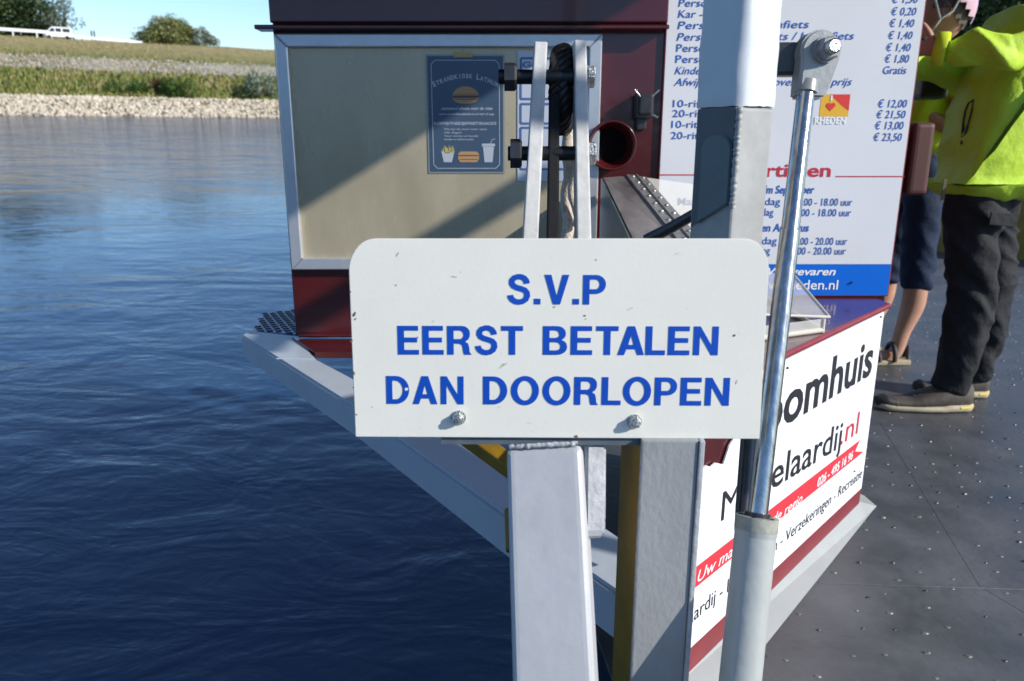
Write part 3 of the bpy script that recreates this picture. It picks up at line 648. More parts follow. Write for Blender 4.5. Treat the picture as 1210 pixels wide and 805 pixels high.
# framed panel
fo = [wall.uv(*q) for q in ((355, 318), (709.5, 318), (708, 39.5), (328.5, 42))]; fo[1].x = fo[2].x = wall.uv(709, 40).x
fi = [wall.uv(*q) for q in ((361.5, 306.5), (697, 306.5), (696, 52.5), (342.5, 54.5))]; fi[1].x = fi[2].x
x0, x1, z0, z1 = wall.uv(343, 180).x - .013, wall.uv(709, 100).x, wall.uv(450, 317.5).y, wall.uv(450, 41.5).y
fw_ = .030; fr = part('front_panel', box(B(), ((x0 + x1) / 2, YC - .004, (z0 + z1) / 2), (x1 - x0 - .02, .008, z1 - z0 - .02)), M['panel'], cab)
for q in (((x0, z0), (x1, z0), (x1 - fw_, z0 + fw_), (x0 + fw_, z0 + fw_)), ((x1, z0), (x1, z1), (x1 - fw_, z1 - fw_), (x1 - fw_, z0 + fw_)), ((x1, z1), (x0, z1), (x0 + fw_, z1 - fw_), (x1 - fw_, z1 - fw_)), ((x0, z1), (x0, z0), (x0 + fw_, z0 + fw_), (x0 + fw_, z1 - fw_))):
    b = B(); cxx = sum(a for a, _ in q) / 4; czz = sum(c for _, c in q) / 4
    q2 = [(a + (cxx - a) * .002, c + (czz - c) * .002) for a, c in q]
    prism(b, [q2], lambda a, c, h: wall.p(a, c, h), .001, .022)
    bmesh.ops.bevel(b, geom=[e for e in b.edges if abs(e.verts[0].co.y - (YC - .022)) < 1e-5 and abs(e.verts[1].co.y - (YC - .022)) < 1e-5 and len(e.link_faces) == 2 and e.link_faces[0].normal.angle(e.link_faces[1].normal, 0) > .5], offset=.0025, segments=1, affect='EDGES')
    part('panel_frame', b, M['alu'], fr)
# counter base with banner face
pbr, pbl = at_z(1011, 595, ZD + .035), at_z(818, 785, ZD + .035)
bd = (pbr - pbl).normalized(); bd.z = 0; bd.normalize(); ban = Pl(pbl, bd, (0, 0, 1))
ctz = at_y(1045, 355, YC).z
cr_ = ban.uv(1045, 350); far = ban.p((ban.uv(1011, 595).x + ban.uv(1044, 365).x) / 2 + .004, 0); far.z = 0
near = ban.p(-.19, 0); near.z = 0
cp = [(far.x, far.y), (far.x + .004, YC + .01), (.34, YC + .01), (.34, 1.35), (near.x + .02, near.y + .10), (near.x, near.y)]
b = B(); prism(b, [cp], lambda x, y, h: V((x, y, h)), ZD, ctz); base_ = part('counter_base', b, M['maroon'], cab)
b = B(); nrm = V((ban.n.x, ban.n.y, 0)); ex = nrm * .012
prism(b, [[(far.x + ex.x, far.y + ex.y), (far.x + .012, YC - .002), (.335, YC - .002), (.335, 1.35), (near.x + .02, near.y + .10), (near.x + ex.x, near.y + ex.y)]], lambda x, y, h: V((x, y, h)), ctz + .001, ctz + .010)
part('counter_top', b, mat('counter_laminate', (.085, .018, .035), .2, n=.2, scale=8, coat=.4), cab)
b = B(); tube(b, [V((near.x, near.y, ctz + .004)) + nrm * .013, V((far.x, far.y, ctz + .004)) + nrm * .013], .007, 8); part('counter_edge', b, M['maroon_lip'], cab)
# grey plinth that flares out to the deck
b = B(); o0, o1 = V((near.x, near.y, ZD + .036)), V((far.x, far.y, ZD + .036)); c1 = at_z(1036, 598, ZD + .002); c2 = at_z(1018, 578, ZD + .03)

e1 = V((c1.x, c1.y, ZD + .001)); e0 = V((near.x, near.y, ZD + .001)) + nrm * .075; k1 = V((far.x + .07, YC + .02, ZD + .001)); k0 = V((far.x + .004, YC + .02, ZD + .036))
e1b = e1 - bd * .03 + nrm * .0
vs, fs = add_verts(b, [o0 + nrm * .003, o1 + nrm * .003, e1b, e0, e1, k1, k0], [(0, 3, 2, 1), (1, 2, 4), (1, 4, 5, 6)])
part('plinth', b, M['plinth'], cab)
# red-brown rounded fender block on the cabin corner
b = B(); pa, pb_ = at_y(1089, 145, YC + .02), at_y(1078, 230, YC + .02)
beam(b, pa, pb_, .052, .05, bevel=.012, seg=3); part('corner_fender', b, M['wood'], cab)
# latch fitting with two prongs
q = wall.px(759, 126); lt = thing('lamp_holder', 'small black fitting with two prongs beside the price board', 'fitting', q)
b = B(); box(b, (q.x, YC - .020, q.z), (.045, .036, .060), bevel=.006); part('housing', b, M['darkmetal'], lt)
b = B(); box(b, (q.x, YC - .045, q.z + .002), (.032, .018, .045), bevel=.004); part('cover', b, mat('fitting_black', (.03, .03, .033), .3, n=.3, scale=60), lt)
b = B(); box(b, (q.x - .004, YC - .012, q.z - .042), (.026, .024, .03), bevel=.005); part('foot', b, M['darkmetal'], lt)
for sx in (-1, 1):
    b = B(); tube(b, [(q.x + sx * .012, YC - .05, q.z + .018), (q.x + sx * .030, YC - .056, q.z + .036)], .0022, 6); part('prong', b, M['zinc'], lt)
for sx, sz in ((1, -.022),):
    b = B(); tube(b, [(q.x + sx * .018, YC - .045, q.z + sz), (q.x + sx * .030, YC - .05, q.z + sz - .006)], .003, 6); part('prong', b, M['zinc'], lt)
# horn
q = wall.px(721, 172); rr = (wall.px(749, 172).x - wall.px(693, 172).x) / 2
hn = thing('horn', 'round maroon signal horn opening beside the framed panel', 'horn', q)
b = B(); prof_ = [(0.04, -.03), (.030, -.03), (.75 * rr, .010), (rr, .030), (rr + .004, .034), (rr + .004, .028), (rr - .002, .020), (.82 * rr, .0), (.82 * rr, -.02)]
prof_ = [(rr * .9, .0), (rr * .96, .026), (rr * 1.02, .038), (rr * .97, .041), (rr * .90, .036), (rr * .80, .016), (rr * .70, .004), (rr * .64, -.012)]
rings = [[b.verts.new((q.x + r_ * cos(2 * pi * k / 40), YC - h_, q.z + r_ * sin(2 * pi * k / 40))) for k in range(40)] for r_, h_ in prof_]
for r1, r2 in zip(rings, rings[1:]):
    for k in range(40): b.faces.new((r1[k], r1[(k + 1) % 40], r2[(k + 1) % 40], r2[k])).smooth = True
bmesh.ops.recalc_face_normals(b, faces=b.faces[:]); part('bell', b, M['maroon'], hn)
b = B(); rings = [[b.verts.new((q.x + r_ * cos(2 * pi * k / 32), YC - h_, q.z + r_ * sin(2 * pi * k / 32))) for k in range(32)] for r_, h_ in ((rr * .70, .003), (rr * .5, .002), (.001, .002))]
for r1, r2 in zip(rings, rings[1:]):
    for k in range(32): b.faces.new((r1[k], r1[(k + 1) % 32], r2[(k + 1) % 32], r2[k])).smooth = True
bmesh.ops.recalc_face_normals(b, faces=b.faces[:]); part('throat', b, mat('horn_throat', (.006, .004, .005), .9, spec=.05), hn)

# price board -------------------------------------------------------
H0 = .012
pbd = thing('price_board', 'tall white fare and timetable board with blue print and blue foot', 'price board', wall.px(910, 348))
bx0, bx1 = wall.uv(776.5, 250).x, wall.uv(1046, 348).x; bz0, bz1 = wall.uv(1000, 348).y, .62; sz_ = wall.uv(1000, 311.5).y
b = B(); box(b, ((bx0 + bx1) / 2, YC - .005, (bz0 + bz1) / 2), (bx1 - bx0 + .006, .010, bz1 - bz0 + .006), bevel=.001); part('backing', b, M['maroon_lip'], pbd)
def quad(bm, pl, a0, b0, a1, b1, h, mi=0): add_verts(bm, [pl.p(a0, b0, h), pl.p(a1, b0, h), pl.p(a1, b1, h), pl.p(a0, b1, h)], [(0, 1, 2, 3)], mi)
b = B(); quad(b, wall, bx0, sz_, bx1, bz1, .0108); part('white_sheet', b, M['board'], pbd)
b = B(); quad(b, wall, bx0, bz0, bx1, sz_ - .0005, .0108); part('blue_strip', b, M['strip_blue'], pbd)
bh = .0118; WM = ['fare_lettering', 'board_blue']
def wt(s, u0, v0, u1, v1=None, h=None, mi=0, **k):
    v1 = v0 if v1 is None else v1; hh = None
    if h: hh = (wall.uv(u0, v0 - h) - wall.uv(u0, v0)).length
    q = B(); text_bm(q, s, wall, wall.uv(u0, v0), wall.uv(u1, v1), hh, mi, lift=bh, **k); part(WM[0], q, M[WM[1]], pbd)
I = dict(shear=.28, bold=.004); N_ = dict(shear=.0, bold=.004)
wt('Persoon + fiets', 800.5, 9, 893, h=9, shear=.1, bold=.004); wt('Kar - Fietskar', 800, 22, 880, h=9, shear=.12, bold=.004)
wt('Persoon + bromfiets', 799.5, 35.3, 953.5, 34, h=9, shear=.12, bold=.004); wt('Persoon + snorfiets / bromfiets', 798.5, 49, 1006.5, 47.5, h=9, shear=.18, bold=.004)
wt('Persoon + motor', 798, 62, 905, h=9, **N_); wt('Persoon + auto', 797, 75, 897, h=9, **N_)
wt('Kinderen t/m 3 jaar', 796, 88.5, 900, h=9, **I); wt('Afwijkende groep in overleg per prijs', 795, 102, 1004, 101.5, h=9, **I)
for s, v in (('10-rittenkaart', 127), ('20-rittenkaart', 138.6), ('10-rittenkaart fiets', 151.4), ('20-rittenkaart fiets', 164.5)): wt(s, 794 - (v - 127) * .07, v, 880 if 'f' not in s else 902, h=8.4, **N_)
wt('Persoon', 802, -4.5, 846, h=9, **N_)
for s, v, ul, ur in (('€ 1,30', 4.6, 1051, 1081.5), ('€ 0,20', 19, 1050, 1079.5), ('€ 1,40', 32.8, 1048, 1077), ('€ 1,40', 47, 1046.5, 1075), ('€ 1,40', 61.2, 1044, 1072.8), ('€ 1,80', 74.6, 1042.5, 1071), ('Gratis', 88, 1040.5, 1067.8), ('€ 12,00', 127.3, 1034.5, 1068.5), ('€ 21,50', 140, 1032.8, 1066.8), ('€ 13,00', 153, 1031, 1064.5), ('€ 23,50', 166.6, 1029.3, 1062.5)):
    wt(s, ul, v, ur, h=9, shear=.12, bold=.004)
wt('1 april t/m September', 870, 228.3, 960, h=9, shear=.1, bold=.02)
wt('Maandag t/m zaterdag', 800, 242, 920, h=8.6, **N_); wt('09.00 - 18.00 uur', 936, 242.8, 1004.5, h=8.6, **N_)
wt('Zondag', 880, 254.5, 912, h=8.6, **N_); wt('10.00 - 18.00 uur', 934, 255.2, 1003, h=8.6, **N_)
wt('Juli en Augustus', 880, 273, 953.5, h=9, shear=.1, bold=.02)
wt('Maandag t/m zaterdag', 800, 288, 916, h=8.6, **N_); wt('09.00 - 20.00 uur', 932, 288.8, 998.5, h=8.6, **N_)
wt('Zondag', 876, 299.5, 908, h=8.6, **N_); wt('10.00 - 20.00 uur', 930, 300.2, 997, h=8.6, **N_)
WM = ['red_heading', 'red']
wt('Vaartijden', 858, 208.5, 979, h=15, bold=.02)
for u0, u1, v in ((778, 850, 206.5), (985.5, 1066, 208.4)): b = B(); beam(b, wall.px(u0, v, bh - .0004), wall.px(u1, v, bh - .0004), .0024, .001, side=(0, 0, 1)); part('red_rule', b, M['red'], pbd)
WM = ['strip_lettering', 'white']
wt('Wij gevaren', 905, 324.3, 985, h=8.5, shear=.25, bold=.02); wt('www.rheden.nl', 880, 341.2, 987.5, h=11, bold=.008)
# emblem
p0, p1 = wall.uv(965, 147), wall.uv(1002.5, 112)
em = B(); quad(em, wall, p0.x, p0.y + .018, p1.x, p1.y, .0114); eo = part('emblem', em, mat('emblem_yellow', (.75, .42, .03), .4), pbd)
w_, h_ = p1.x - p0.x, p1.y - p0.y
em = B(); prism(em, [[(p0.x + w_ * .3, p1.y), (p1.x, p1.y), (p1.x, p0.y + h_ * .45), (p0.x + w_ * .75, p0.y + h_ * .62)]], lambda a, c, h: wall.p(a, c, h), .0118, .0118)
cx_, cy_ = p0.x + w_ * .36, p0.y + h_ * .60; ht = []
for k in range(28):
    a = 2 * pi * k / 28; ht.append((cx_ + .0115 * sin(a) ** 3 * 1.0, cy_ + (.0115 / 16) * (13 * cos(a) - 5 * cos(2 * a) - 2 * cos(3 * a) - cos(4 * a))))
prism(em, [ht[::-1]], lambda a, c, h: wall.p(a, c, h), .0124, .0124); part('heart', em, mat('emblem_red', (.68, .04, .03), .4), eo)
em = B(); quad(em, wall, cx_ - .002, cy_ + .013, cx_ + .002, cy_ + .026, .0126); part('emblem_key', em, M['white'], eo); em = B(); text_bm(em, 'RHEDEN', wall, (p0.x - .010, p0.y + .001), (p1.x - .004, p0.y + .001), .0165, bold=.02, lift=.0126); part('emblem_lettering', em, M['white'], eo)
b = B(); pq = wall.px(1004, 333, .014); bmesh.ops.create_icosphere(b, subdivisions=1, radius=.0035, matrix=Matrix.Translation(pq)); part('screw', b, M['darkmetal'], pbd)

# posters ------------------------------------------------------------
pw = Pl((0, YC - .009, 0), (1, 0, 0), (0, 0, 1))
c0, c1_ = pw.uv(505.5, 203), pw.uv(595.5, 66.5); c0.x = pw.uv(507, 150).x; c1_.x = pw.uv(594.5, 150).x
W_, H_p = c1_.x - c0.x, c1_.y - c0.y
ps = thing('snack_poster', 'dark blue laminated snack kiosk poster with burger and fries', 'poster', pw.p(c0.x, c0.y))
b = B(); quad(b, pw, c0.x - .004, c0.y - .004, c1_.x + .004, c1_.y + .004, .0008); part('laminate', b, M['poster_edge'], ps)
b = B(); quad(b, pw, c0.x, c0.y, c1_.x, c1_.y, .0014); part('print_sheet', b, M['poster'], ps)
def pp(x, y): return V((c0.x + x * W_, c0.y + y * H_p))          # 0..1 on the poster
b = B()
def line(bm, pts, wd, h, pl=pw):
    for a, c in zip(pts, pts[1:]): a, c = V(a), V(c); beam(bm, pl.p(a.x, a.y, h), pl.p(c.x, c.y, h), wd, .0003, side=(pl.y if abs((c - a).x) > abs((c - a).y) else pl.x))
ci = .05
line(b, [pp(*q) for q in ((.05 + ci, .03), (.95 - ci, .03), (.95, .03 + ci * .7), (.95, .965 - ci * .7), (.95 - ci, .965), (.05 + ci, .965), (.05, .965 - ci * .7), (.05, .03 + ci * .7), (.05 + ci, .03))], .0016, .0021)
arc = 'STRANDKIOSK LATHUM'
for i, ch in enumerate(arc):
    if ch == ' ': continue
    k = (i + .5) / len(arc) - .5; ang = -k * .75; ctr = pp(.5 + k * .86, .815 - k * k * .32); big = ch in 'SL' and i in (0, 12)
    e = V((cos(ang), sin(ang))) * W_ * .021 * (1.15 if big else 1); text_bm(b, ch, pw, ctr - e, ctr + e, (.0125 if big else .010), True, bold=.03, lift=.0021)
text_bm(b, 'uitsluitend afhalen voor de gidse', pw, pp(.17, .545), pp(.86, .545), .0065, shear=.3, bold=.02, lift=.0021)
text_bm(b, 'www.strandkiosklathum.nl bel of app', pw, pp(.14, .500), pp(.88, .500), .0045, bold=.02, lift=.0021)
text_bm(b, 'KOFFIE/THEE/IJS/FRIET/SNACKS', pw, pp(.07, .415), pp(.91, .415), .0065, bold=.02, lift=.0021)
for i, (s_, x_) in enumerate((('Wij zijn bij mooi weer open', .78), ('alle dagen', .44), ('Voor warme en koude', .66), ('dranken en lekkere snacks', .60))): text_bm(b, s_, pw, pp(.20, .370 - i * .030), pp(x_, .370 - i * .030), .0042, bold=.01, lift=.0021)
# cup and fries bag
prism(b, [[tuple(pp(*q)) for q in ((.745, .085), (.855, .085), (.875, .225), (.725, .225))]], lambda a, c, h: pw.p(a, c, h), .0021, .0021)
prism(b, [[tuple(pp(*q)) for q in ((.705, .228), (.895, .228), (.885, .25), (.715, .25))]], lambda a, c, h: pw.p(a, c, h), .0021, .0021)
line(b, [pp(.83, .25), pp(.85, .285), pp(.89, .29)], .0014, .0021)
prism(b, [[tuple(pp(*q)) for q in ((.19, .085), (.30, .085), (.34, .19), (.27, .165), (.21, .165), (.155, .19))]], lambda a, c, h: pw.p(a, c, h), .0021, .0021)
part('poster_lettering', b, M['poster_ink'], ps)
b = B()
for (cx1, cy1, rx, ry, a0, a1) in ((.50, .66, .175, .085, 0, 180), (.50, .645, .175, .05, 180, 360)):
    b = B(); prism(b, [[tuple(pp(cx1 + rx * cos(R(a0 + (a1 - a0) * k / 12)), cy1 + ry * sin(R(a0 + (a1 - a0) * k / 12)))) for k in range(13)]], lambda a, c, h: pw.p(a, c, h), .0021, .0021); part('burger_bun', b, M['bun'], ps)
b = B(); prism(b, [[tuple(q) for q in (pp(.41, .085), pp(.64, .085), pp(.67, .115), pp(.67, .16), pp(.64, .18), pp(.42, .18), pp(.385, .16), pp(.385, .115))]], lambda a, c, h: pw.p(a, c, h), .0021, .0021)
part('hot_dog_bun', b, M['bun'], ps)
b = B()
line(b, [pp(.33, .662), pp(.67, .662)], .003, .0024); line(b, [pp(.34, .635), pp(.66, .635)], .0018, .0024); line(b, [pp(.35, .68), pp(.65, .68)], .001, .0024); line(b, [pp(.39, .145), pp(.66, .145)], .0022, .0024); line(b, [pp(.41, .11), pp(.65, .11)], .0012, .0024); part('burger_filling', b, M['patty'], ps)
b = B()
random.seed(2)
for i in range(14): x = .175 + i * .011; line(b, [pp(x + .01, .17), pp(x + random.uniform(-.02, .03), .20 + .035 * random.random())], .0016, .0019 + i * .00002)
part('fries', b, M['fries'], ps)
b = B(); a_ = pp(.35, .99); c_ = pp(.60, 1.035); quad(b, pw, a_.x, a_.y, c_.x, c_.y, .0030); part('tape', b, M['tape'], ps)
# second notice
n0, n1 = pw.uv(610, 214), pw.uv(668, 60); nx = pw.uv(611.5, 150).x
nsn = thing('framed_notice', 'white notice with blue boxes half hidden by the pulley bars', 'notice', pw.p(nx, n0.y))
b = B(); quad(b, pw, nx, n0.y, nx + .175, n1.y, .0010); part('sheet', b, M['notice'], nsn)
b = B(); text_bm(b, 'GO', pw, pw.uv(617, 80), pw.uv(640, 80), .013, bold=.03, lift=.0022)
for (v0, v1) in ((69, 117), (123, 146), (151, 200)):
    for (ua, ub) in ((616, 645), (648, 664)):
        a, c = pw.uv(ua, v1), pw.uv(ub, v0); x_ = nx + .008 if ua == 616 else nx + .09; y_ = x_ + (.075)
        line(b, [(x_, a.y), (y_, a.y), (y_, c.y), (x_, c.y), (x_, a.y)], .005, .0018)
part('box_print', b, M['notice_blue'], nsn)

# banner on the counter face -----------------------------------------
bl, br, tr = ban.uv(818, 785), ban.uv(1011, 595), ban.uv(1044, 365)
bt = thing('advert_banner', 'white advertising panel with torn upper corner on the counter side', 'banner', ban.px(920, 640))
tear = [(862, 520), (858, 527), (851, 548), (842, 546), (836, 551), (831, 549), (822, 557), (800, 570), (780, 590)]
stripe_b = [ban.uv(818, 759), ban.uv(1012, 579)]
slope_b = (stripe_b[1].y - stripe_b[0].y) / (stripe_b[1].x - stripe_b[0].x)
def sb(x): return stripe_b[0].y + (x - stripe_b[0].x) * slope_b
xr_ = (br.x + tr.x) / 2; xl_ = -.18
pts = [(xl_, sb(xl_)), (xr_, sb(xr_)), (xr_, ctz - ZD - .035 - .012)]
pts += [tuple(ban.uv(*q)) for q in ((905, 447), (875, 470), (868, 500))] + [tuple(ban.uv(*q)) for q in tear] + [(xl_, ban.uv(780, 610).y)]
pts[3] = (ban.uv(905, 440).x, pts[2][1]); pts[4] = (ban.uv(872, 440).x, pts[2][1])
b = B(); prism(b, [pts], lambda a, c, h: ban.p(a, c, h), .003, .006); part('panel', b, M['banner'], bt)
b = B(); prism(b, [[(xl_, -.034), (xr_, -.034), (xr_, sb(xr_) - .0005), (xl_, sb(xl_) - .0005)]], lambda a, c, h: ban.p(a, c, h), .003, .0055); part('maroon_skirt', b, M['stripe_maroon'], bt)
sl0, sl1, sh0, sh1 = ban.uv(818, 693), ban.uv(1018, 533), ban.uv(818, 669), ban.uv(1013.5, 519)
def ln(p, q, x): return p.y + (q.y - p.y) * (x - p.x) / (q.x - p.x)
b = B(); xm = ban.uv(1008, 530).x; prism(b, [[(xl_, ln(sl0, sl1, xl_)), (sl1.x, sl1.y), (xm, (sl1.y + sh1.y) / 2), (sh1.x, sh1.y), (xl_, ln(sh0, sh1, xl_))]], lambda a, c, h: ban.p(a, c, h), .0064, .0064); part('red_stripe', b, M['stripe_red'], bt)
def bw(bm, s, u0, v0, u1, v1, hpx, **k):
    hh = abs(ban.uv(u0, v0 - hpx).y - ban.uv(u0, v0).y); text_bm(bm, s, ban, ban.uv(u0, v0), ban.uv(u1, v1), hh, fr=(0, 1), lift=.0070, **k)
b = B(); bw(b, 'oomhuis', 894, 518, 1026, 441, 54, bold=.022); part('black_lettering', b, M['ink'], bt); b = B(); bw(b, 'M', 848, 615, 869, 600, 33); part('black_lettering', b, M['ink'], bt); b = B(); bw(b, 'akelaardij', 872, 599, 990, 527.5, 37, bold=.008); part('black_lettering', b, M['ink'], bt)
b = B(); bw(b, '.nl', 989, 526, 1010, 511, 25, bold=.004); part('red_lettering', b, M['red'], bt)
b = B(); bw(b, 'Uw makelaar in de regio', 820, 687, 944, 592, 13, shear=.25, bold=.004); part('white_lettering', b, M['white'], bt); b = B(); bw(b, '026 - 495 16 96', 962, 575, 1004, 541, 9.5, bold=.02, shear=.1); part('white_lettering', b, M['white'], bt)
b = B(); bw(b, 'Makelaardij - Hypotheken - Verzekeringen - Recreatie', 770, 771, 1015, 563, 17); part('thin_lettering', b, M['ink'], bt)
for u, v in ((1037, 374), (1006, 556), (926, 434)):
    b = B(); bmesh.ops.create_icosphere(b, subdivisions=1, radius=.003, matrix=Matrix.Translation(ban.px(u, v, .008))); part('screw', b, M['darkmetal'], bt)

# display case on the counter ------------------------------------------
zc0 = ctz + .011
LBb, LFb = V((.215, 1.90, zc0)), V((.235, 1.30, zc0))
hb, hf = at_y(740, 208, 1.86), at_y(806, 292, 1.33)
lb_, lf_ = at_y(713, 211, 1.87), at_y(752, 292, 1.33)
rb_, rf_ = at_y(936, 323, 1.86), at_y(973, 371, 1.56)
rf2 = V((rf_.x, 1.50, rf_.z))
dc = thing('display_case', 'low case with riveted hinge strip and scratched clear lid on the counter', 'display case', (.4, 1.6, zc0))
b = B(); box8(b, [V((lb_.x - .005, lb_.y, zc0)), V((lf_.x - .005, lf_.y, zc0)), V((lf_.x + .012, lf_.y, zc0)), V((lb_.x + .012, lb_.y, zc0)), lb_ + V((-.006, 0, 0)), lf_ + V((-.006, 0, 0)), lf_ + V((.012, 0, 0)), lb_ + V((.012, 0, 0))][0:8]); part('side_wall', b, mat('case_side', (.16, .21, .22), .25, .3, n=.4, scale=8), dc)
bmx = B(); add_verts(bmx, [lb_ + V((0, 0, .002)), lf_ + V((0, 0, .002)), hf, hb, lb_ - V((0, 0, .01)), lf_ - V((0, 0, .01)), hf - V((0, 0, .012)), hb - V((0, 0, .012))], [(0, 1, 2, 3), (7, 6, 5, 4), (1, 5, 6, 2), (0, 3, 7, 4)])
part('rippled_top', bmx, M['case_grey'], dc)
hw = V((.040, 0, .0)); sl = (rb_ - hb); sl.y = 0; sl.normalize()
slk = sl; sl = V((1, 0, -.08)).normalized()
for k in (0, 1):
    o_ = sl * (.025 * k); b = B(); hh = V((0, 0, .004 - .002 * k))
    add_verts(b, [hb + o_ + hh, hf + o_ + hh, hf + o_ + sl * .0235 + hh, hb + o_ + sl * .0235 + hh] + [q - V((0, 0, .004)) for q in (hb + o_ + hh, hf + o_ + hh, hf + o_ + sl * .0235 + hh, hb + o_ + sl * .0235 + hh)], [(0, 1, 2, 3), (4, 5, 1, 0), (3, 2, 6, 7), (1, 5, 6, 2)])
    hg = part('hinge_leaf', b, M['hinge'], dc)
    for i in range(9):
        c = hb.lerp(hf, .04 + i * .112) + o_ + sl * .012 + V((0, 0, .005 - .002 * k)); b = B(); bmesh.ops.create_icosphere(b, subdivisions=2, radius=.0056, matrix=Matrix.Translation(c) @ Matrix.Diagonal((1, 1, .6, 1))); part('rivet', b, M['zinc'], hg, smooth=True)
pinl = B(); tube(pinl, [hb + sl * .0245 + V((0, 0, .005)), hf + sl * .0245 + V((0, 0, .005))], .0028, 8); part('hinge_pin', pinl, M['hinge'], dc)
rfx = V((rf_.x, 1.50, rf_.z + 0)); s0 = sl * .049
lidb, lidf = hb + s0, hf + s0
b = B(); add_verts(b, [lidb, lidf, at_y(888, 372, 1.53), at_y(872, 225, 1.86)], [(0, 1, 2, 3)]); part('clear_flap', b, M['clear'], dc)
lb2, lf2 = at_y(876, 322, 1.86), at_y(872, 371, 1.53)
b = B(); add_verts(b, [lb2, lf2, V((rf_.x, 1.53, rf_.z)), rb_], [(0, 1, 2, 3)]); part('clear_lid', b, M['clear'], dc)
b = B(); tube(b, [lf2, V((rf_.x, 1.53, rf_.z)), rb_], .0035, 6); part('lid_edge', b, M['clear_edge'], dc)
b = B(); fx = V((rf_.x - .012, 1.53, 0)); add_verts(b, [(fx.x, 1.53, zc0), (fx.x, 1.88, zc0), (fx.x, 1.88, rb_.z - .004), (fx.x, 1.53, rf_.z - .004)], [(0, 1, 2, 3)]); part('end_pane', b, M['clear'], dc)
b = B(); add_verts(b, [(lf_.x, 1.33, zc0), (fx.x, 1.53, zc0), (fx.x, 1.53, rf_.z - .004), (lf_.x, 1.335, rf_.z - .004)], [(0, 1, 2, 3)]); part('front_pane', b, M['clear'], dc)
b = B(); tube(b, [(lf_.x, 1.33, zc0 + .005), (fx.x, 1.53, zc0 + .005), (fx.x, 1.88, zc0 + .005)], .006, 6); tube(b, [(fx.x, 1.53, zc0), (fx.x, 1.53, rf_.z - .004)], .005, 6); part('bottom_edge', b, M['clear_edge'], dc)

# unseen rail added right of the frame, placed to shade the bow beam
t = thing('beam_shade_rail', 'added grey rail outside the right frame edge that shades the bow beam', 'shade blocker', (1.75, -.15, ZD))
ra_, rb3 = V((-.36, 1.43, ZB)) + L * 1.86, V((.03, .90, ZB)) + L * 1.86; rd3 = (rb3 - ra_).normalized()
b = B(); beam(b, ra_, rb3 + rd3 * .02, .15, .03, side=(1, .6, 0), bevel=.006); part('beam_shade_board', b, M['beam'], t)
for q in (-.20, -.03):
    p_ = rb3 + rd3 * q; b = B(); tube(b, [(p_.x, p_.y, ZD), (p_.x, p_.y, p_.z - .014)], .02, 12); part('post', b, M['beam'], t)

# =================================================================== POSTS AND GEAR IN FRONT
# pipe post ----------------------------------------------------------
yP = .80; xP = at_y(877, 0, yP).x; PX = xP
pt = thing('pipe_post', 'thick pale round steel post with welded grey foot section', 'post', (PX, yP, -.3))
rP = .5 * 95 / F * (yP * cos(PB) - at_y(877, 0, yP).z * sin(PB)) * .985
zs = at_y(870, 125, yP - rP).z
# grey foot: a square tube set cornerwise, its seam towards the lens
zlow = at_y(870, 508, yP - rP).z
cn = V((at_y(868, 200, yP - rP).x, yP - rP - .001, 0)); cl_ = V((at_y(819.5, 200, yP).x, yP + .004, 0)); crr = V((at_y(909.5, 200, yP - .01).x, yP - .008, 0)); cb_ = cl_ + crr - cn
b = B(); q4 = [cn, crr, cb_, cl_]
box8(b, [V((p.x, p.y, zlow)) for p in q4] + [V((p.x, p.y, zs - .0005)) for p in q4], bevel=.004, seg=3); part('square_foot', b, M['pipe_grey'], pt)
b = B(); cc_ = (cn + crr + cb_ + cl_) / 4; sec = []
for i_, p in enumerate(q4):                                   # rounded corners of the thickly painted tube
    pr, nx_ = q4[i_ - 1], q4[(i_ + 1) % 4]; rad_ = .015 if i_ == 0 else .005
    pin, pout = p + (pr - p).normalized() * rad_, p + (nx_ - p).normalized() * rad_
    for k in range(6): t_ = k / 5; sec.append(pin * (1 - t_) ** 2 + p * 2 * t_ * (1 - t_) + pout * t_ ** 2)
full = []
for i_, p in enumerate(sec):
    q = sec[(i_ + 1) % len(sec)]; m_ = 5 if (q - p).length > .01 else 1
    for k in range(m_): full.append(p.lerp(q, k / m_))
rings = []
for k in range(110):
    z = zs + (1.35 - zs) * (k / 109) ** 1.2; row = []
    for j, p in enumerate(full):
        o_ = (p - cc_).normalized(); row.append(b.verts.new(V((p.x, p.y, z + (.0022 * noise.noise(V((j * .5, 3, 0))) if k == 0 else 0))) + o_ * (.0012 + .0011 * noise.noise(V((p.x * 60, p.y * 60, z * 26))) + .0008 * noise.noise(V((p.x * 150, p.y * 150, z * 70))))))
    rings.append(row)
nf = len(full)
for a, c in zip(rings, rings[1:]):
    for k in range(nf): b.faces.new((a[k], a[(k + 1) % nf], c[(k + 1) % nf], c[k])).smooth = True
b.faces.new(rings[-1]); bmesh.ops.recalc_face_normals(b, faces=b.faces[:]); part('painted_tube', b, M['pipe_white'], pt)
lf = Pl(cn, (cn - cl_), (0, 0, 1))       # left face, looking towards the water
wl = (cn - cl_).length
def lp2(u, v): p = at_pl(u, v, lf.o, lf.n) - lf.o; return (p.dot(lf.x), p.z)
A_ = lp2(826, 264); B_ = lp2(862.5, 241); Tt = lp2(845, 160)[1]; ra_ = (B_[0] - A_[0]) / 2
pl_ = [A_, B_] + [(B_[0] - ra_ * .8 + ra_ * .8 * cos(R(a)), Tt - ra_ * .8 + ra_ * .8 * sin(R(a))) for a in range(0, 91, 15)] + [(A_[0] + ra_ * .8 + ra_ * .8 * cos(R(a)), Tt - ra_ * .8 + ra_ * .8 * sin(R(a))) for a in range(90, 181, 15)]
z_t = zs - .001
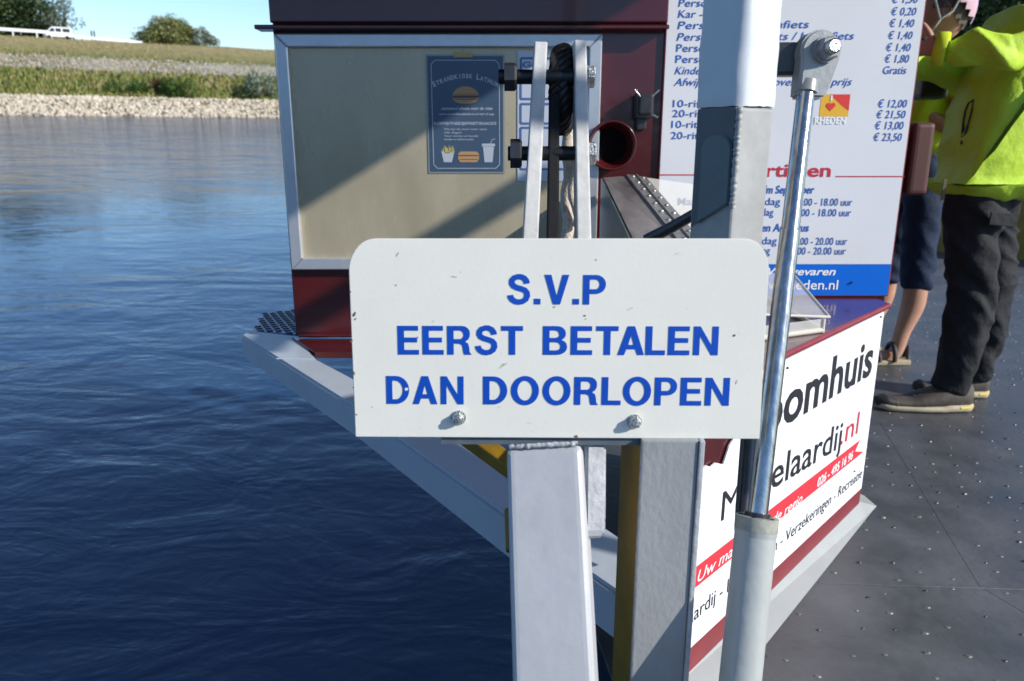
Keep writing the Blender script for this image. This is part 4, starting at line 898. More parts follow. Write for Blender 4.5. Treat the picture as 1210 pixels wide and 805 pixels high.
b = B(); prism(b, [[(.0035 - wl, A_[1] - .004), (-.0035, B_[1]), (-.0035, z_t), (.0035 - wl, z_t)]], lf.p, -.001, .0012); part('dark_side_plate', b, mat('painted_side_shade', (.075, .09, .11), .42, n=.15, scale=25, bump=.15), pt)  # shade of the left face, painted on as a dark sheet
b = B(); prism(b, [pl_], lf.p, -.002, .0045); bmesh.ops.bevel(b, geom=[e for e in b.edges if len(e.link_faces) == 2 and e.calc_face_angle(0) > .8], offset=.0012, segments=2, affect='EDGES'); part('gusset_plate', b, M['plate_grey'], pt)
random.seed(14)
b = B(); path = [V((cn.x + .0012 * noise.noise(V((i * .4, 0, 0))), cn.y - .001, zs - .002 - i * .0016)) for i in range(62)]; tube(b, path, [.0034 + .0020 * noise.noise(V((i * .7, 2, 0))) for i in range(62)], 8); part('weld_bead', b, M['pipe_grey'], pt, smooth=True)
# rod-end eye bracket on the post and the gas cylinder -------------------------
dR = .815
ec = at_d(964.5, 66, dR); vx = (at_d(974.5, 66, dR) - ec); 
lug = thing('bracket_lug', 'dark steel lug between the pale post and the rod eye', 'bracket', ec)
b = B(); beam(b, V((xP + rP * .7, ec.y + .014, ec.z - .003)), ec + V((-.004, .012, -.003)), .036, .022, side=(0, 0, 1), bevel=.005); part('lug_plate', b, M['darkmetal'], lug)
cy = thing('lift_cylinder', 'chrome rod with grey cylinder body slanting beside the sign', 'cylinder', at_d(873, 805, .68))
rd_a, rd_b = at_d(952, 112, dR), at_d(894.5, 612, .765); ax = (rd_b - rd_a).normalized()
bc = at_d(874.5, 805, .755); axb = (bc - rd_b).normalized()
# eye
n_ = V((.12, -1, .10)).normalized(); ex_ = V((1, 0, 0)); ex_ = (ex_ - n_ * ex_.dot(n_)).normalized(); ez_ = n_.cross(ex_)
if ez_.z < 0: ez_ = -ez_
px_ = dR / F
def eye_fr(a, c, h): return ec + ex_ * a * px_ + ez_ * c * px_ * 1.02 + n_ * h
ol = [(25 * cos(R(a)), 25 * sin(R(a)) + 2) for a in range(-20, 201, 10)] + [(-24, -20), (-25, -48), (8, -49), (12, -40)]
b = B(); prism(b, [ol], eye_fr, -.011, .011); bmesh.ops.bevel(b, geom=[e for e in b.edges if len(e.link_faces) == 2 and e.calc_face_angle(0) > .8], offset=.0027, segments=3, affect='EDGES')
part('rod_eye', b, M['cast'], cy)
b = B(); tube(b, [eye_fr(4, 4, .009), eye_fr(4, 4, .0155)], 15.5 * px_, 28); hexa(b, eye_fr(4, 4, .0148), n_, 14 * px_, .0093, rot=.2); wn = part('eye_nut', b, M['cast'], cy)
b = B(); tube(b, [eye_fr(4, 4, .022), eye_fr(4, 4, .030), eye_fr(4, 4, .0315)], [8.5 * px_, 8.5 * px_, 6.5 * px_], 20); part('threaded_end', b, M['zinc'], cy)
b = B(); c_ = rd_a - ax * .004; tube(b, [c_ - ax * .010, c_ + ax * .003], .0120, 24); part('collar', b, M['cast'], cy)
mid = rd_a.lerp(rd_b, .335)
b = B(); tube(b, [rd_a - ax * .004, mid - ax * .0008], .0095, 40); tube(b, [mid - ax * .0008, mid + ax * .0008], .0088, 32, cap=False); tube(b, [mid + ax * .0008, rd_b + ax * .01], .0104, 40); part('chrome_rod', b, M['chrome'], cy)
random.seed(8); b = B(); sx_, sy_ = frame_of(ax)
side_ = V((1, -.35, 0)); side_ = (side_ - ax * side_.dot(ax)).normalized()
for i in range(60):
    q = rd_a.lerp(rd_b, random.uniform(.05, .62)); sd_ = (side_ + V((0, random.uniform(-.25, .25), 0))).normalized(); bmesh.ops.create_icosphere(b, subdivisions=1, radius=random.uniform(.0004, .0012), matrix=Matrix.Translation(q + sd_ * .0096))
part('salt_specks', b, M['crust'], cy, kind='stuff')
rBd = 24.4 / F * .765
bot = bc + axb * .55
b = B(); tube(b, [rd_b + axb * .0, rd_b + axb * .004, rd_b + axb * .016, rd_b + axb * .017, rd_b + axb * .019, bot], [rBd * .93, rBd, rBd, rBd * .975, rBd * .975, rBd * .975], 40); part('cylinder_body', b, M['cyl'], cy)
bx, by = frame_of(axb)
b = B(); tube(b, [rd_b - axb * .0015, rd_b + axb * .0125], rBd * 1.015, 40); part('gland_ring', b, mat('gland_paint', (.33, .33, .27), .5, n=.3, scale=60, bump=.4, bscale=120, dirt=(.08, .075, .06), damt=.25, dscale=60), cy)
b = B(); tube(b, [rd_b - axb * .006, rd_b], .0128, 24); part('wiper_seal', b, M['darkmetal'], cy)
for k in range(5):
    a = k * 2 * pi / 5 + .5; q = rd_b + (bx * cos(a) + by * sin(a)) * rBd * .78; b = B(); tube(b, [q - axb * .0025, q + axb * .002], .0022, 10); part('pin_hole', b, M['black'], cy)

# small black strut between post and case
t = thing('black_strut', 'short black strut rising to the post behind the sign', 'strut', at_d(765, 280, .85))
b = B(); tube(b, [at_d(764, 284, .86), at_d(795, 268, .84), at_d(826, 250, .815)], [.0072, .0066, .0062], 12); part('rod', b, M['darkmetal'], t)
b = B(); tube(b, [at_d(764, 284, .86), at_d(764, 330, .86)], .0072, 12); part('foot', b, M['darkmetal'], t)

# H-shaped post below the sign (grey flange, yellow web)
yh = .682; z1_ = at_y(790, 500, yh).z; hx0, hx1 = at_y(759, 560, yh).x, at_y(826, 560, yh).x; hx0 += .0; 
hpst = thing('channel_post', 'mottled grey steel post with yellow inner side below the sign', 'post', ((hx0 + hx1) / 2, yh, -1.6))
zt_, zb_ = at_y(790, 520.5, yh).z, -1.75
xa0, xa1 = at_y(757, 530, yh).x, at_y(757, 800, yh).x
b = B(); beam(b, ((hx0 + hx1) / 2 - .002, yh + .004, zt_), ((hx0 + hx1) / 2 - .002, yh + .004, zb_), hx1 - hx0, .008, bevel=.002); part('front_flange', b, M['hpost'], hpst)
b = B(); beam(b, (hx1 + .001, yh + .005, zt_), (hx1 + .001, yh + .005, zb_), .0055, .015, bevel=.0015); part('edge_strip', b, M['weld'], hpst)
b = B(); xw = [hx0 - .013, hx0 - .001, hx0 + .004, hx0 - .008]; yw = [yh + .06, yh + .009, yh + .009, yh + .06]
box8(b, [(x, y, z) for z in (zb_, zt_) for x, y in zip(xw, yw)], bevel=.001); part('yellow_web', b, M['yellow'], hpst)
b = B(); path = [V((hx0 - .001, yh + .002, zt_ - .006 - i * .005)) for i in range(150)]; tube(b, path, [.0012 + .0009 * noise.noise(V((i * .5, 1, 1))) for i in range(150)], 6); part('weld_bead', b, M['weld'], hpst)
b = B(); beam(b, (hx0 + .01, yh + .05, zt_ - .02), (xP, yP, zt_ + .03), .03, .03, side=(0, 0, 1), bevel=.003); part('cross_bracket', b, M['hpost'], hpst)
# lower dark strut behind the rod
t = thing('grey_strut', 'dark grey strut behind the foot of the chrome rod', 'strut', at_d(875, 600, .78))
b = B(); tube(b, [at_d(892, 430, .84), at_d(884, 520, .835), at_d(878, 602, .82), at_d(877, 625, .815)], .0085, 16); part('rod', b, M['darkmetal'], t)

# barrier arm with rounded corners
da, db = .735, .675
arm = thing('barrier_arm', 'light grey square steel arm carrying the sign', 'arm', at_d(652, 820, db))
at_, ab_ = at_d(642, 527, da), at_d(653.5, 805, db); adir = (ab_ - at_).normalized()
wA = .0765; rot = Matrix.Rotation(R(9), 3, adir)
sv = rot @ V((1, 0, 0)); sv = (sv - adir * sv.dot(adir)).normalized(); tv = adir.cross(sv)
back = tv if tv.y > 0 else -tv
b = B(); cen = back * .034; beam(b, at_ + cen, ab_ + adir * .9 + cen, wA, .068, side=tuple(sv), bevel=.0085, seg=4)
part('box_tube', b, M['arm'], arm, smooth=False)
b = B(); path = [at_ - adir * (.0005 + .001 * noise.noise(V((i * .3, 0, 0)))) + sv * (-.0345 + .0012 * i + .0006 * random.random()) - back * (.0022 * sin(pi * i / 58)) for i in range(58)]; tube(b, path, [.0024 + .0012 * noise.noise(V((i * .35, 4, 0))) for i in range(58)], 8)
part('weld_bead', b, M['weld'], arm, smooth=True)
# side lug (right, rounded foot)
b = B(); lp = at_d(703, 533, .752); lo_ = at_d(702, 634, .732); ld = (lo_ - lp).normalized()
def lfr(a, c, h): return lp + ld * c + V((1, .1, 0)).normalized() * h + V((-.1, 1, 0)).normalized() * a
ll = (lo_ - lp).length; ol = [(-.0075, -.01), (.041, -.01), (.041, ll * .8)] + [(.017 + .0242 * cos(R(a)), ll * .8 + .0242 * sin(R(a))) for a in range(0, 181, 20)]
b = B(); prism(b, [ol], lfr, -.011, .0105); bmesh.ops.bevel(b, geom=[e for e in b.edges if len(e.link_faces) == 2 and e.calc_face_angle(0) > .8], offset=.003, segments=2, affect='EDGES'); part('side_lug', b, M['weld'], arm)
b = B(); q0_, q1_ = at_d(604, 602, .757), at_d(606, 652, .742); beam(b, q0_, q1_, .014, .03, bevel=.003); part('yellow_stub', b, M['yellow'], arm)
# yellow diagonal brace seen between sign and arm
t = thing('yellow_brace', 'yellow painted brace peeking out left of the arm under the sign', 'brace', at_d(580, 535, .95))
b = B(); beam(b, at_d(548, 512, .98), at_d(625, 567, .90), .022, .022, bevel=.003); part('bar', b, M['yellow'], t)

# sign ---------------------------------------------------------------
so_ = at_d(660, 400, .72); tl_ = R(5); sg = Pl(so_, (1, .0, 0), (0, sin(tl_), cos(tl_)))
sn = thing('payment_sign', 'white enamel sign with blue capitals asking to pay first', 'sign', sg.px(660, 518))
q_l0, q_r0, q_l1, q_r1 = sg.uv(420, 516.5), sg.uv(897.5, 519), sg.uv(412.5, 330), sg.uv(908, 330); ty = sg.uv(660, 282).y
rc = .0313
P = [tuple(q_l0), tuple(q_r0)]
for k in range(10): a = R(90 * k / 9); P.append((q_r1.x - rc * .78 + rc * .78 * cos(a), ty - rc + rc * sin(a)))
for k in range(10): a = R(90 + 90 * k / 9); P.append((q_l1.x + rc * .86 + rc * .86 * cos(a), ty - rc + rc * sin(a)))
b = B(); prism(b, [P], sg.p, -.004, 0); bmesh.ops.bevel(b, geom=[e for e in b.edges if len(e.link_faces) == 2 and e.calc_face_angle(0) > .8], offset=.0006, segments=2, affect='EDGES'); part('plate', b, M['sign'], sn)
for s, p0, p1, cap in (('S.V.P', (599.5, 359.5), (715.5, 360), 35), ('EERST', (470.5, 419), (618, 419.3), 34), ('BETALEN', (641.5, 419.3), (848, 419.8), 34), ('DAN', (457, 477.2), (548, 477.8), 33), ('DOORLOPEN', (571, 477.8), (861, 479.5), 33)):
    b = B(); cu_ = abs(sg.uv(p0[0], p0[1] - cap).y - sg.uv(*p0).y); sign_line(b, s, sg, sg.uv(*p0), sg.uv(*p1), cu_, .0001, .0005); part('lettering', b, M['sign_blue'], sn)
CHIP = mat('rust_chip', (.16, .09, .04), .8, n=.4, scale=200); SCR = mat('scuff', (.42, .42, .38), .6)
random.seed(31)
def blob(bm, u, v, r, h=.0004, el=1, ang=0):
    r *= .76
    c = sg.uv(u, v); k0 = random.random() * 6
    pts = [(c.x + r * (1 + .45 * random.uniform(-1, 1)) * (el * cos(a_ * pi / 4) * cos(ang) - sin(a_ * pi / 4) * sin(ang)), c.y + r * (1 + .4 * random.uniform(-1, 1)) * (el * cos(a_ * pi / 4) * sin(ang) + sin(a_ * pi / 4) * cos(ang))) for a_ in range(8)]
    vs = [bm.verts.new(sg.p(*q, h)) for q in pts]; bm.faces.new(vs)
b = B()
for u, v, r, el, an in ((691, 373, .0013, 1.3, 0), (692, 377, .0007, 1, 0), (418.5, 372, .0016, 2.2, 1.2), (420, 377, .0009, 1.5, 1), (867.5, 396.5, .0015, 1.2, 1), (704.5, 307, .0009, 1, 0), (415.5, 403, .0016, 1.6, 1.5), (418.5, 441, .0014, 1.5, 1.5), (417.7, 458, .001, 1.5, 1.5), (468, 337, .0009, 1, 0), (681, 515.5, .0018, 1.2, 0), (440, 481, .0006, 1, 0), (655, 363, .0008, 2, .5), (421.5, 490, .001, 1, 1), (413.8, 345, .001, 1.5, 1.5), (903.5, 450, .0011, 2.5, 1.5)): blob(b, u, v, r, .0004, el, an)
for i in range(26): blob(b, random.uniform(425, 895), random.uniform(290, 512), random.uniform(.0002, .00045))
part('rust_chip', b, CHIP, sn, kind='stuff')
b = B()
for u, v, r, el, an in ((593, 433, .0006, 9, .7), (598, 430, .0004, 7, .9), (537, 327, .0005, 8, -.2), (870, 452, .0005, 7, 1.3), (664, 345, .0005, 5, .1), (800, 300, .0004, 8, .2), (470, 300, .0005, 6, 1.0), (745, 365, .0004, 10, .4), (512, 380, .0004, 6, .9), (625, 500, .0004, 9, .1)): blob(b, u, v, r, .00035, el, an)
part('scuff', b, SCR, sn, kind='stuff')
b = B(); blob(b, 480.5, 460, .0022, .0007, 1.3, 1.2); blob(b, 495, 398, .001, .0007, 1.5, 1); part('paint_nick', b, M['sign'], sn, kind='stuff')
for u, v in ((542, 493.5), (749.5, 498)):
    c = sg.px(u, v); b = B(); tube(b, [c, c + sg.n * .0014], .0073, 24)
    hexa(b, c + sg.n * .0012, sg.n, .0062, .0065, rot=random.random()); bo = part('bolt', b, M['zinc'], sn)
    b = B(); tube(b, [c + sg.n * .0072, c + sg.n * .0098], [.0040, .003], 14); part('bolt_tip', b, M['zinc'], bo)
# flat bar the sign is bolted to
b = B(); f0, f1 = sg.uv(521, 526.5), sg.uv(780, 528); prism(b, [[tuple(f0), tuple(f1), (f1.x, f1.y + .045), (f0.x, f0.y + .045)]], sg.p, -.011, -.0045); part('mounting_bar', b, mat('dark_bar', (.10, .12, .14), .4, n=.2, scale=40), sn)

# pulley gear -----------------------------------------------------------
dp_ = 1.10
pu = thing('pulley_bracket', 'two upright flat bars holding a black rope sheave and long bolts', 'pulley', at_d(655, 300, dp_))
def plate_bar(top, bot_, wpx, wpx2, nm='side_bar', m=None, dep=.055, dd=dp_):
    a, c = at_d(*top, dd), at_d(*bot_, dd); c = c + (c - a) * .55; b = B()
    P8 = []
    for p_, w0 in ((a, wpx), (c, wpx2)):
        hwid = w0 / F * dd / 2
        for x, y in ((-1, 0), (1, 0), (1, 1), (-1, 1)): P8.append(p_ + V((x * hwid, y * dep + x * hwid * .2, 0)))
    P8 = P8[4:] + P8[:4]; box8(b, P8, bevel=.0028, seg=3); return part(nm, b, m or M['bar'], pu)
plate_bar((639.5, 49), (627, 282), 15.5, 20); plate_bar((686, 47), (690.5, 282), 14.5, 19)
plate_bar((655.5, 110), (653.5, 282), 12, 15, 'black_lever', mat('lever_black', (.010, .011, .014), .7, n=.3, scale=60, spec=.15), .03, dp_ + .012)
# sheave and rope: helical strands round a ring
ctr = at_d(665, 107, dp_ + .085); Rm, rm = .052, .019; an = V((1, -.13, 0)).normalized(); zx = V((0, 0, 1)); yx = an.cross(zx)
for s_ in range(6):
    b = B(); path = []
    for k in range(141):
        th = 2 * pi * k / 140; ph = s_ * pi / 3 + th * 5; d_ = yx * cos(th) + zx * sin(th)
        path.append(ctr + d_ * (Rm + rm * .62 * cos(ph)) + an * rm * .62 * sin(ph))
    tube(b, path, rm * .42, 6, cap=False); part('rope_strand', b, M['rope'], pu)
b = B(); tube(b, [ctr - an * .008, ctr + an * .008], Rm - .004, 40); part('sheave_disc', b, M['black'], pu)
b = B(); path = [ctr + an * .010 + yx * -.02 + V((0, 0, -.03 - .022 * i)) + V((.003 * sin(i * 1.7), .004 * cos(i), 0)) for i in range(12)]; tube(b, path, .0105, 10); part('pale_cord', b, M['cord'], pu)
b = B(); path = [ctr + V((.022, .0, -.09 - .016 * i)) + V((.006 * sin(i * 1.1), 0, 0)) for i in range(9)]; tube(b, path, .006, 8); part('pale_cord', b, M['cord'], pu)
def rodbolt(v, u0, u1, un0, un1, rpx, npx, headu):
    c0_, c1__ = at_d(u0, v, dp_ + .022), at_d(u1, v, dp_ + .022); b = B(); n = int((c1__ - c0_).length / .0011); L_ = (c1__ - c0_)
    path = [c0_ + L_ * (i / n) for i in range(n + 1)]; rr_ = rpx / F * dp_; tube(b, path, [rr_ * (1 if i % 2 else .9) for i in range(n + 1)], 16); bo = part('threaded_bolt', b, M['black'], pu)
    b = B(); hexa(b, at_d(un0, v, dp_ + .022), L_, npx / F * dp_, (un1 - un0) / F * dp_, rot=.3); part('nut', b, M['darkmetal'], bo)
    b = B(); hexa(b, at_d(headu, v, dp_ + .022), L_, npx * .85 / F * dp_, 9 / F * dp_, rot=.1); part('bolt_head', b, M['zinc'], bo)
rodbolt(91, 589, 700, 596, 611, 9, 17, 694); rodbolt(181.5, 600, 704, 603, 617, 9, 17.5, 695)

# =================================================================== PEOPLE
def person_head(root, c, face_dir, r=.105, tilt=0, hair=True):
    """c = head centre; face_dir = horizontal unit vector; returns bmesh of head with nose, chin, brow, ears, joined to the body mesh"""
    f = V(face_dir).normalized(); s = V((0, 0, 1)).cross(f); u = V((0, 0, 1)); b = B()
    bmesh.ops.create_uvsphere(b, u_segments=32, v_segments=24, radius=1)
    for v in b.verts:
        x, y, z = v.co.x, v.co.y, v.co.z   # x = front, y = side, z = up
        X, Y, Z = x * r * .93, y * r * .74, z * r * 1.15
        if z < 0: Y *= 1 - .32 * (-z) ** 1.3; X *= 1 - .16 * (-z)
        if x > .2 and z < -.2: X += r * .14 * (x) * (-z)                      # chin and jaw
        def bump_(az, el, wd, amt):
            d_ = V((x, y, z)) - V((cos(el) * cos(az), cos(el) * sin(az), sin(el))); return amt * math.exp(-d_.length_squared / wd ** 2)
        X += r * (bump_(0, -.12, .17, .26) + bump_(0, .10, .13, .12) + bump_(.38, .25, .22, .05) + bump_(-.38, .25, .22, .05) - bump_(.36, .02, .15, .10) - bump_(-.36, .02, .15, .10) + bump_(0, -.50, .20, .06) - bump_(0, -.40, .10, .04) + bump_(0, -.85, .22, .07))
        v.co = V(c) + f * X + s * Y + u * Z
    for fc in b.faces: fc.smooth = True
    return b, f, s, u
def ear(root, c, f, s, u, sg_, r=.105):
    b = B(); o = V(c) + s * sg_ * r * .70 - f * .008 - u * .012
    n = 16
    for rr1, rr2, h1, h2 in ((.031, .026, .010, .014), (.026, .020, .014, .008), (.020, .006, .008, .003)):
        a_ = [b.verts.new(o + u * rr1 * sin(2 * pi * k / n) * 1.0 + f * rr1 * .62 * cos(2 * pi * k / n) + s * sg_ * h1) for k in range(n)]
        c_ = [b.verts.new(o + u * rr2 * sin(2 * pi * k / n) * 1.0 + f * rr2 * .62 * cos(2 * pi * k / n) + s * sg_ * h2) for k in range(n)]
        for k in range(n): b.faces.new((a_[k], a_[(k + 1) % n], c_[(k + 1) % n], c_[k])).smooth = True
    a_ = [b.verts.new(o + u * .031 * sin(2 * pi * k / n) + f * .031 * .62 * cos(2 * pi * k / n) + s * sg_ * .010) for k in range(n)]
    c_ = [b.verts.new(o + u * .022 * sin(2 * pi * k / n) + f * .014 * cos(2 * pi * k / n) - s * sg_ * .004) for k in range(n)]
    for k in range(n): b.faces.new((a_[k], a_[(k + 1) % n], c_[(k + 1) % n], c_[k])).smooth = True
    bmesh.ops.recalc_face_normals(b, faces=b.faces[:]); part('ear', b, M['skin'], root)
def face_bits(root, c, f, s, u, r=.105):
    for q in (-1, 1):
        b = B(); bmesh.ops.create_uvsphere(b, u_segments=12, v_segments=8, radius=.0125, matrix=Matrix.Translation(V(c) + f * r * .80 + s * q * r * .32 + u * .004)); part('eye', b, M['eye'], root, smooth=True)
        b = B(); bmesh.ops.create_uvsphere(b, u_segments=10, v_segments=6, radius=.0058, matrix=Matrix.Translation(V(c) + f * (r * .80 + .0085) + s * q * r * .32 + u * .004)); part('iris', b, M['ink'], root, smooth=True)
        b = B(); tube(b, [V(c) + f * r * .93 + s * q * r * .14 + u * .027, V(c) + f * r * .93 + s * q * r * .34 + u * .031, V(c) + f * r * .80 + s * q * r * .5 + u * .024], [.003, .0035, .002], 6); part('eyebrow', b, M['hair'], root)
    b = B(); tube(b, [V(c) + f * r * .80 - s * .022 - u * .048, V(c) + f * r * .965 - u * .047, V(c) + f * r * .80 + s * .022 - u * .048], [.002, .0055, .002], 8); part('mouth', b, M['lip'], root)
def hand_joints(J, E, wrist_i, w_, dirv, palm_n, curl=.9, k=1.0):
    """adds palm, four fingers and a thumb to a skeleton"""
    d = V(dirv).normalized(); pn = V(palm_n); pn = (pn - d * pn.dot(d)).normalized(); sd_ = d.cross(pn)
    J.append((V(w_) + d * .045 * k, (.030 * k, .016 * k))); pi_ = len(J) - 1; E.append((wrist_i, pi_))
    for q, (off, ln_) in enumerate(((-.030, .072), (-.010, .082), (.010, .076), (.030, .060))):
        p = V(w_) + d * .085 * k + sd_ * off * k; J.append((p, .0095 * k)); a = len(J) - 1; E.append((pi_, a)); dd_ = d.copy()
        for seg in range(3):
            dd_ = (dd_ + pn * curl * (.55 + .1 * q)).normalized(); p = p + dd_ * ln_ * k * (.42, .33, .25)[seg]; J.append((p, (.0088, .0080, .0070)[seg] * k)); E.append((a, len(J) - 1)); a = len(J) - 1
    p = V(w_) + d * .03 * k - sd_ * .03 * k; J.append((p, .012 * k)); a = len(J) - 1; E.append((pi_, a)); dd_ = (d * .6 - sd_ * .7 + pn * .3).normalized()
    for seg in range(2): p = p + dd_ * .034 * k; dd_ = (dd_ + d * .3 + pn * .3).normalized(); J.append((p, (.0105, .0085)[seg] * k)); E.append((a, len(J) - 1)); a = len(J) - 1
def shoe(root, heel, toe, wd, hgt, nm='shoe'):
    h, t_ = V(heel), V(toe); d = (t_ - h); ln_ = d.length; d.normalize(); s = V((0, 0, 1)).cross(d)
    def section(x):  # x 0 heel..1 toe -> (half width, sole z, upper z)
        wv = wd / 2 * (.72 + .28 * sin(pi * min(1, x * 1.2))) * (1 if x < .8 else sqrt(max(.02, 1 - ((x - .8) / .2) ** 2))); 
        if x < .04: wv *= .75
        up_ = hgt * (1 if x < .28 else 1 - .55 * min(1, (x - .28) / .38) if x < .66 else .45 - .22 * ((x - .66) / .34) ** 2 * 1.2); return wv, up_
    def shell(z0f, z1f, grow, m, nm_, x0=0, x1=1):
        b = B(); N1, N2 = 22, 14; rings = []
        for i in range(N1 + 1):
            x = x0 + (x1 - x0) * i / N1; wv, up_ = section(x); wv *= grow; lo_, hi_ = z0f(x), z1f(x, up_)
            ring = []
            for k in range(N2):
                a = 2 * pi * k / N2; cx1 = cos(a); sx1 = sin(a); xx = abs(cx1) ** .6 * (1 if cx1 > 0 else -1) * wv; 
                if sx1 > 0: xx *= 1 - .45 * sx1 ** 2 * (1 if m is not M['sole'] else 0)
                zz_ = lo_ + (hi_ - lo_) * (.5 + .5 * (abs(sx1) ** .6 * (1 if sx1 > 0 else -1))); ring.append(b.verts.new(h + d * (x * ln_) + s * xx + V((0, 0, zz_))))
            rings.append(ring)
        for a_, c_ in zip(rings, rings[1:]):
            for k in range(N2): b.faces.new((a_[k], a_[(k + 1) % N2], c_[(k + 1) % N2], c_[k])).smooth = True
        b.faces.new(rings[0][::-1]); b.faces.new(rings[-1]); bmesh.ops.recalc_face_normals(b, faces=b.faces[:]); return part(nm_, b, m, root)
    o = shell(lambda x: .018 + .012 * max(0, x - .8) * 5 * .6, lambda x, up_: max(.05, up_), 1.0, M['shoe'], nm)
    so2 = shell(lambda x: 0 + .012 * max(0, x - .85) * 6, lambda x, up_: .030 + (.006 if x < .3 else 0) + .010 * max(0, x - .8) * 5, 1.07, M['sole'], 'sole'); so2.parent = o
    hl = shell(lambda x: .008, lambda x, up_: .036, 1.10, M['sole_yellow'], 'heel_cup', -.012, .16); hl.parent = o
    tc_ = shell(lambda x: .016, lambda x, up_: .040 + .02 * (1 - abs(x - .9) * 5), 1.03, mat('toe_guard', (.03, .027, .024), .6), 'toe_guard', .80, 1.0); tc_.parent = o
    b = B()
    for i in range(4):
        x = .34 + .085 * i; wv, up_ = section(x); c_ = h + d * (x * ln_) + V((0, 0, max(.05, up_) * .985)); tube(b, [c_ - s * wv * .48 - V((0, 0, .006)), c_ + V((0, 0, .001)), c_ + s * wv * .48 - V((0, 0, .006))], .003, 5)
    lc = part('shoelace', b, M['lace'], root); lc.parent = o
    return o

# man in lime jacket -------------------------------------------------------
def gp(u, v): p = at_z(u, v, ZD); return p
h1, t1 = gp(1148, 487), gp(1034, 486); h2, t2 = gp(1166, 470), gp(1062, 456)
h1.y += .0; Yn = h1.y; Yf = h2.y + .02
man = thing('person', 'person in lime jacket and charcoal trousers holding a black camera', 'person', ((h1.x + t1.x) / 2, (Yn + Yf) / 2, ZD))
L1 = .335
k1_ = V((-1, .02, 0)).normalized(); h1 = V((h1.x, Yn + .03, ZD)); t1 = h1 + k1_ * (h1.x - t1.x) * .98
h2 = V((h2.x, Yf, ZD)); t2 = h2 + V((-1, .12, 0)).normalized() * (h2.x - t2.x)
shoe(man, h1, t1, .115, .105); shoe(man, h2, t2, .115, .105)
ym = (Yn + Yf) / 2 + .02
def mp(u, v, y): return at_y(u, v, y)
an1, an2 = mp(1122, 452, Yn + .03), mp(1150, 440, Yf)
kn1, kn2 = mp(1150, 345, Yn + .03), mp(1172, 345, Yf - .03)
hp1, hp2 = mp(1152, 232, ym - .07), mp(1172, 232, ym + .08)
pel = (hp1 + hp2) / 2 + V((.01, 0, .05))
an1.z = ZD + .10; an2.z = ZD + .10
# trousers: one surface
J = [(pel, (.155, .165)), (hp1, (.100, .105)), (kn1, (.083, .080)), (kn1.lerp(an1, .5) + V((.012, 0, 0)), (.078, .075)), (an1 + V((.0, 0, .01)), (.070, .068)), (hp2, (.100, .105)), (kn2, (.083, .080)), (kn2.lerp(an2, .5) + V((.012, 0, 0)), (.076, .073)), (an2 + V((0, 0, .01)), (.068, .066)), (pel + V((0, 0, .14)), (.150, .165)), (hp1.lerp(kn1, .5) + V((-.012, 0, 0)), (.096, .095)), (hp2.lerp(kn2, .5) + V((-.01, 0, 0)), (.096, .095)), (an1 + V((-.012, 0, -.035)), (.074, .070)), (an2 + V((-.012, 0, -.035)), (.072, .068))]
bm = skin('t', J, [(0, 1), (1, 10), (10, 2), (2, 3), (3, 4), (4, 12), (0, 5), (5, 11), (11, 6), (6, 7), (7, 8), (8, 13), (0, 9)], 0, 4, wrinkle=.010, wscale=7.5); part('trousers', bm, M['trouser'], man)
# pocket flap and seams
b = B(); q = mp(1180, 262, Yn - .045); beam(b, q + V((-.055, -.035, .015)), q + V((.055, -.015, .005)), .045, .006, side=(0, 0, 1), bevel=.002); part('pocket_flap', b, M['trouser'], man)
b = B(); a_ = mp(1117, 212, ym - .16); c_ = mp(1113, 238, ym - .15); beam(b, a_, c_, .012, .004, bevel=.001); part('strap_tab', b, mat('tab', (.12, .11, .07), .8), man)
# jacket with raised sleeve
tb, tm, ch, nk = mp(1170, 205, ym), mp(1165, 150, ym), mp(1185, 60, ym), None
tb = V((pel.x + .0, ym, -.11)); tm = V((pel.x - .005, ym, .08)); ch = V((pel.x + .115, ym, .33)); nk = V((pel.x + .15, ym, .55))
shn = ch + V((.01, -.19, .10)); shf = ch + V((.01, .19, .10))
eln = at_y(1192, 62, shn.y - .13); wrn = at_y(1112, 58, shn.y - .03)
elf = V((ch.x - .02, shf.y + .08, .27)); wrf = V((wrn.x - .02, ym + .07, wrn.z + .01))
J = [(tm, (.190, .20)), (tb, (.192, .195)), (tb + V((0, 0, -.075)), (.192, .195)), (ch, (.150, .20)), (nk + V((0, 0, -.03)), (.085, .085)), (shn, (.080, .080)), (shn.lerp(eln, .55), (.072, .070)), (eln, (.066, .064)), (eln.lerp(wrn, .5), (.066, .064)), (wrn, (.050, .050)), (shf, (.088, .088)), (elf, (.072, .070)), (wrf, (.052, .052)), (ch.lerp(nk, .5), (.14, .17)), (nk + V((0, 0, .02)), (.075, .075))]
bm = skin('j', J, [(0, 1), (1, 2), (0, 3), (3, 13), (13, 4), (4, 14), (3, 5), (5, 6), (6, 7), (7, 8), (8, 9), (3, 10), (10, 11), (11, 12)], 0, 4, wrinkle=.014, wscale=5.0, seed=4); part('jacket', bm, M['lime'], man)
cd = (wrn - eln).normalized(); b = B(); tube(b, [wrn - cd * .018, wrn - cd * .012, wrn + cd * .016, wrn + cd * .02], [.050, .0535, .052, .044], 24); part('cuff', b, M['lime2'], man)
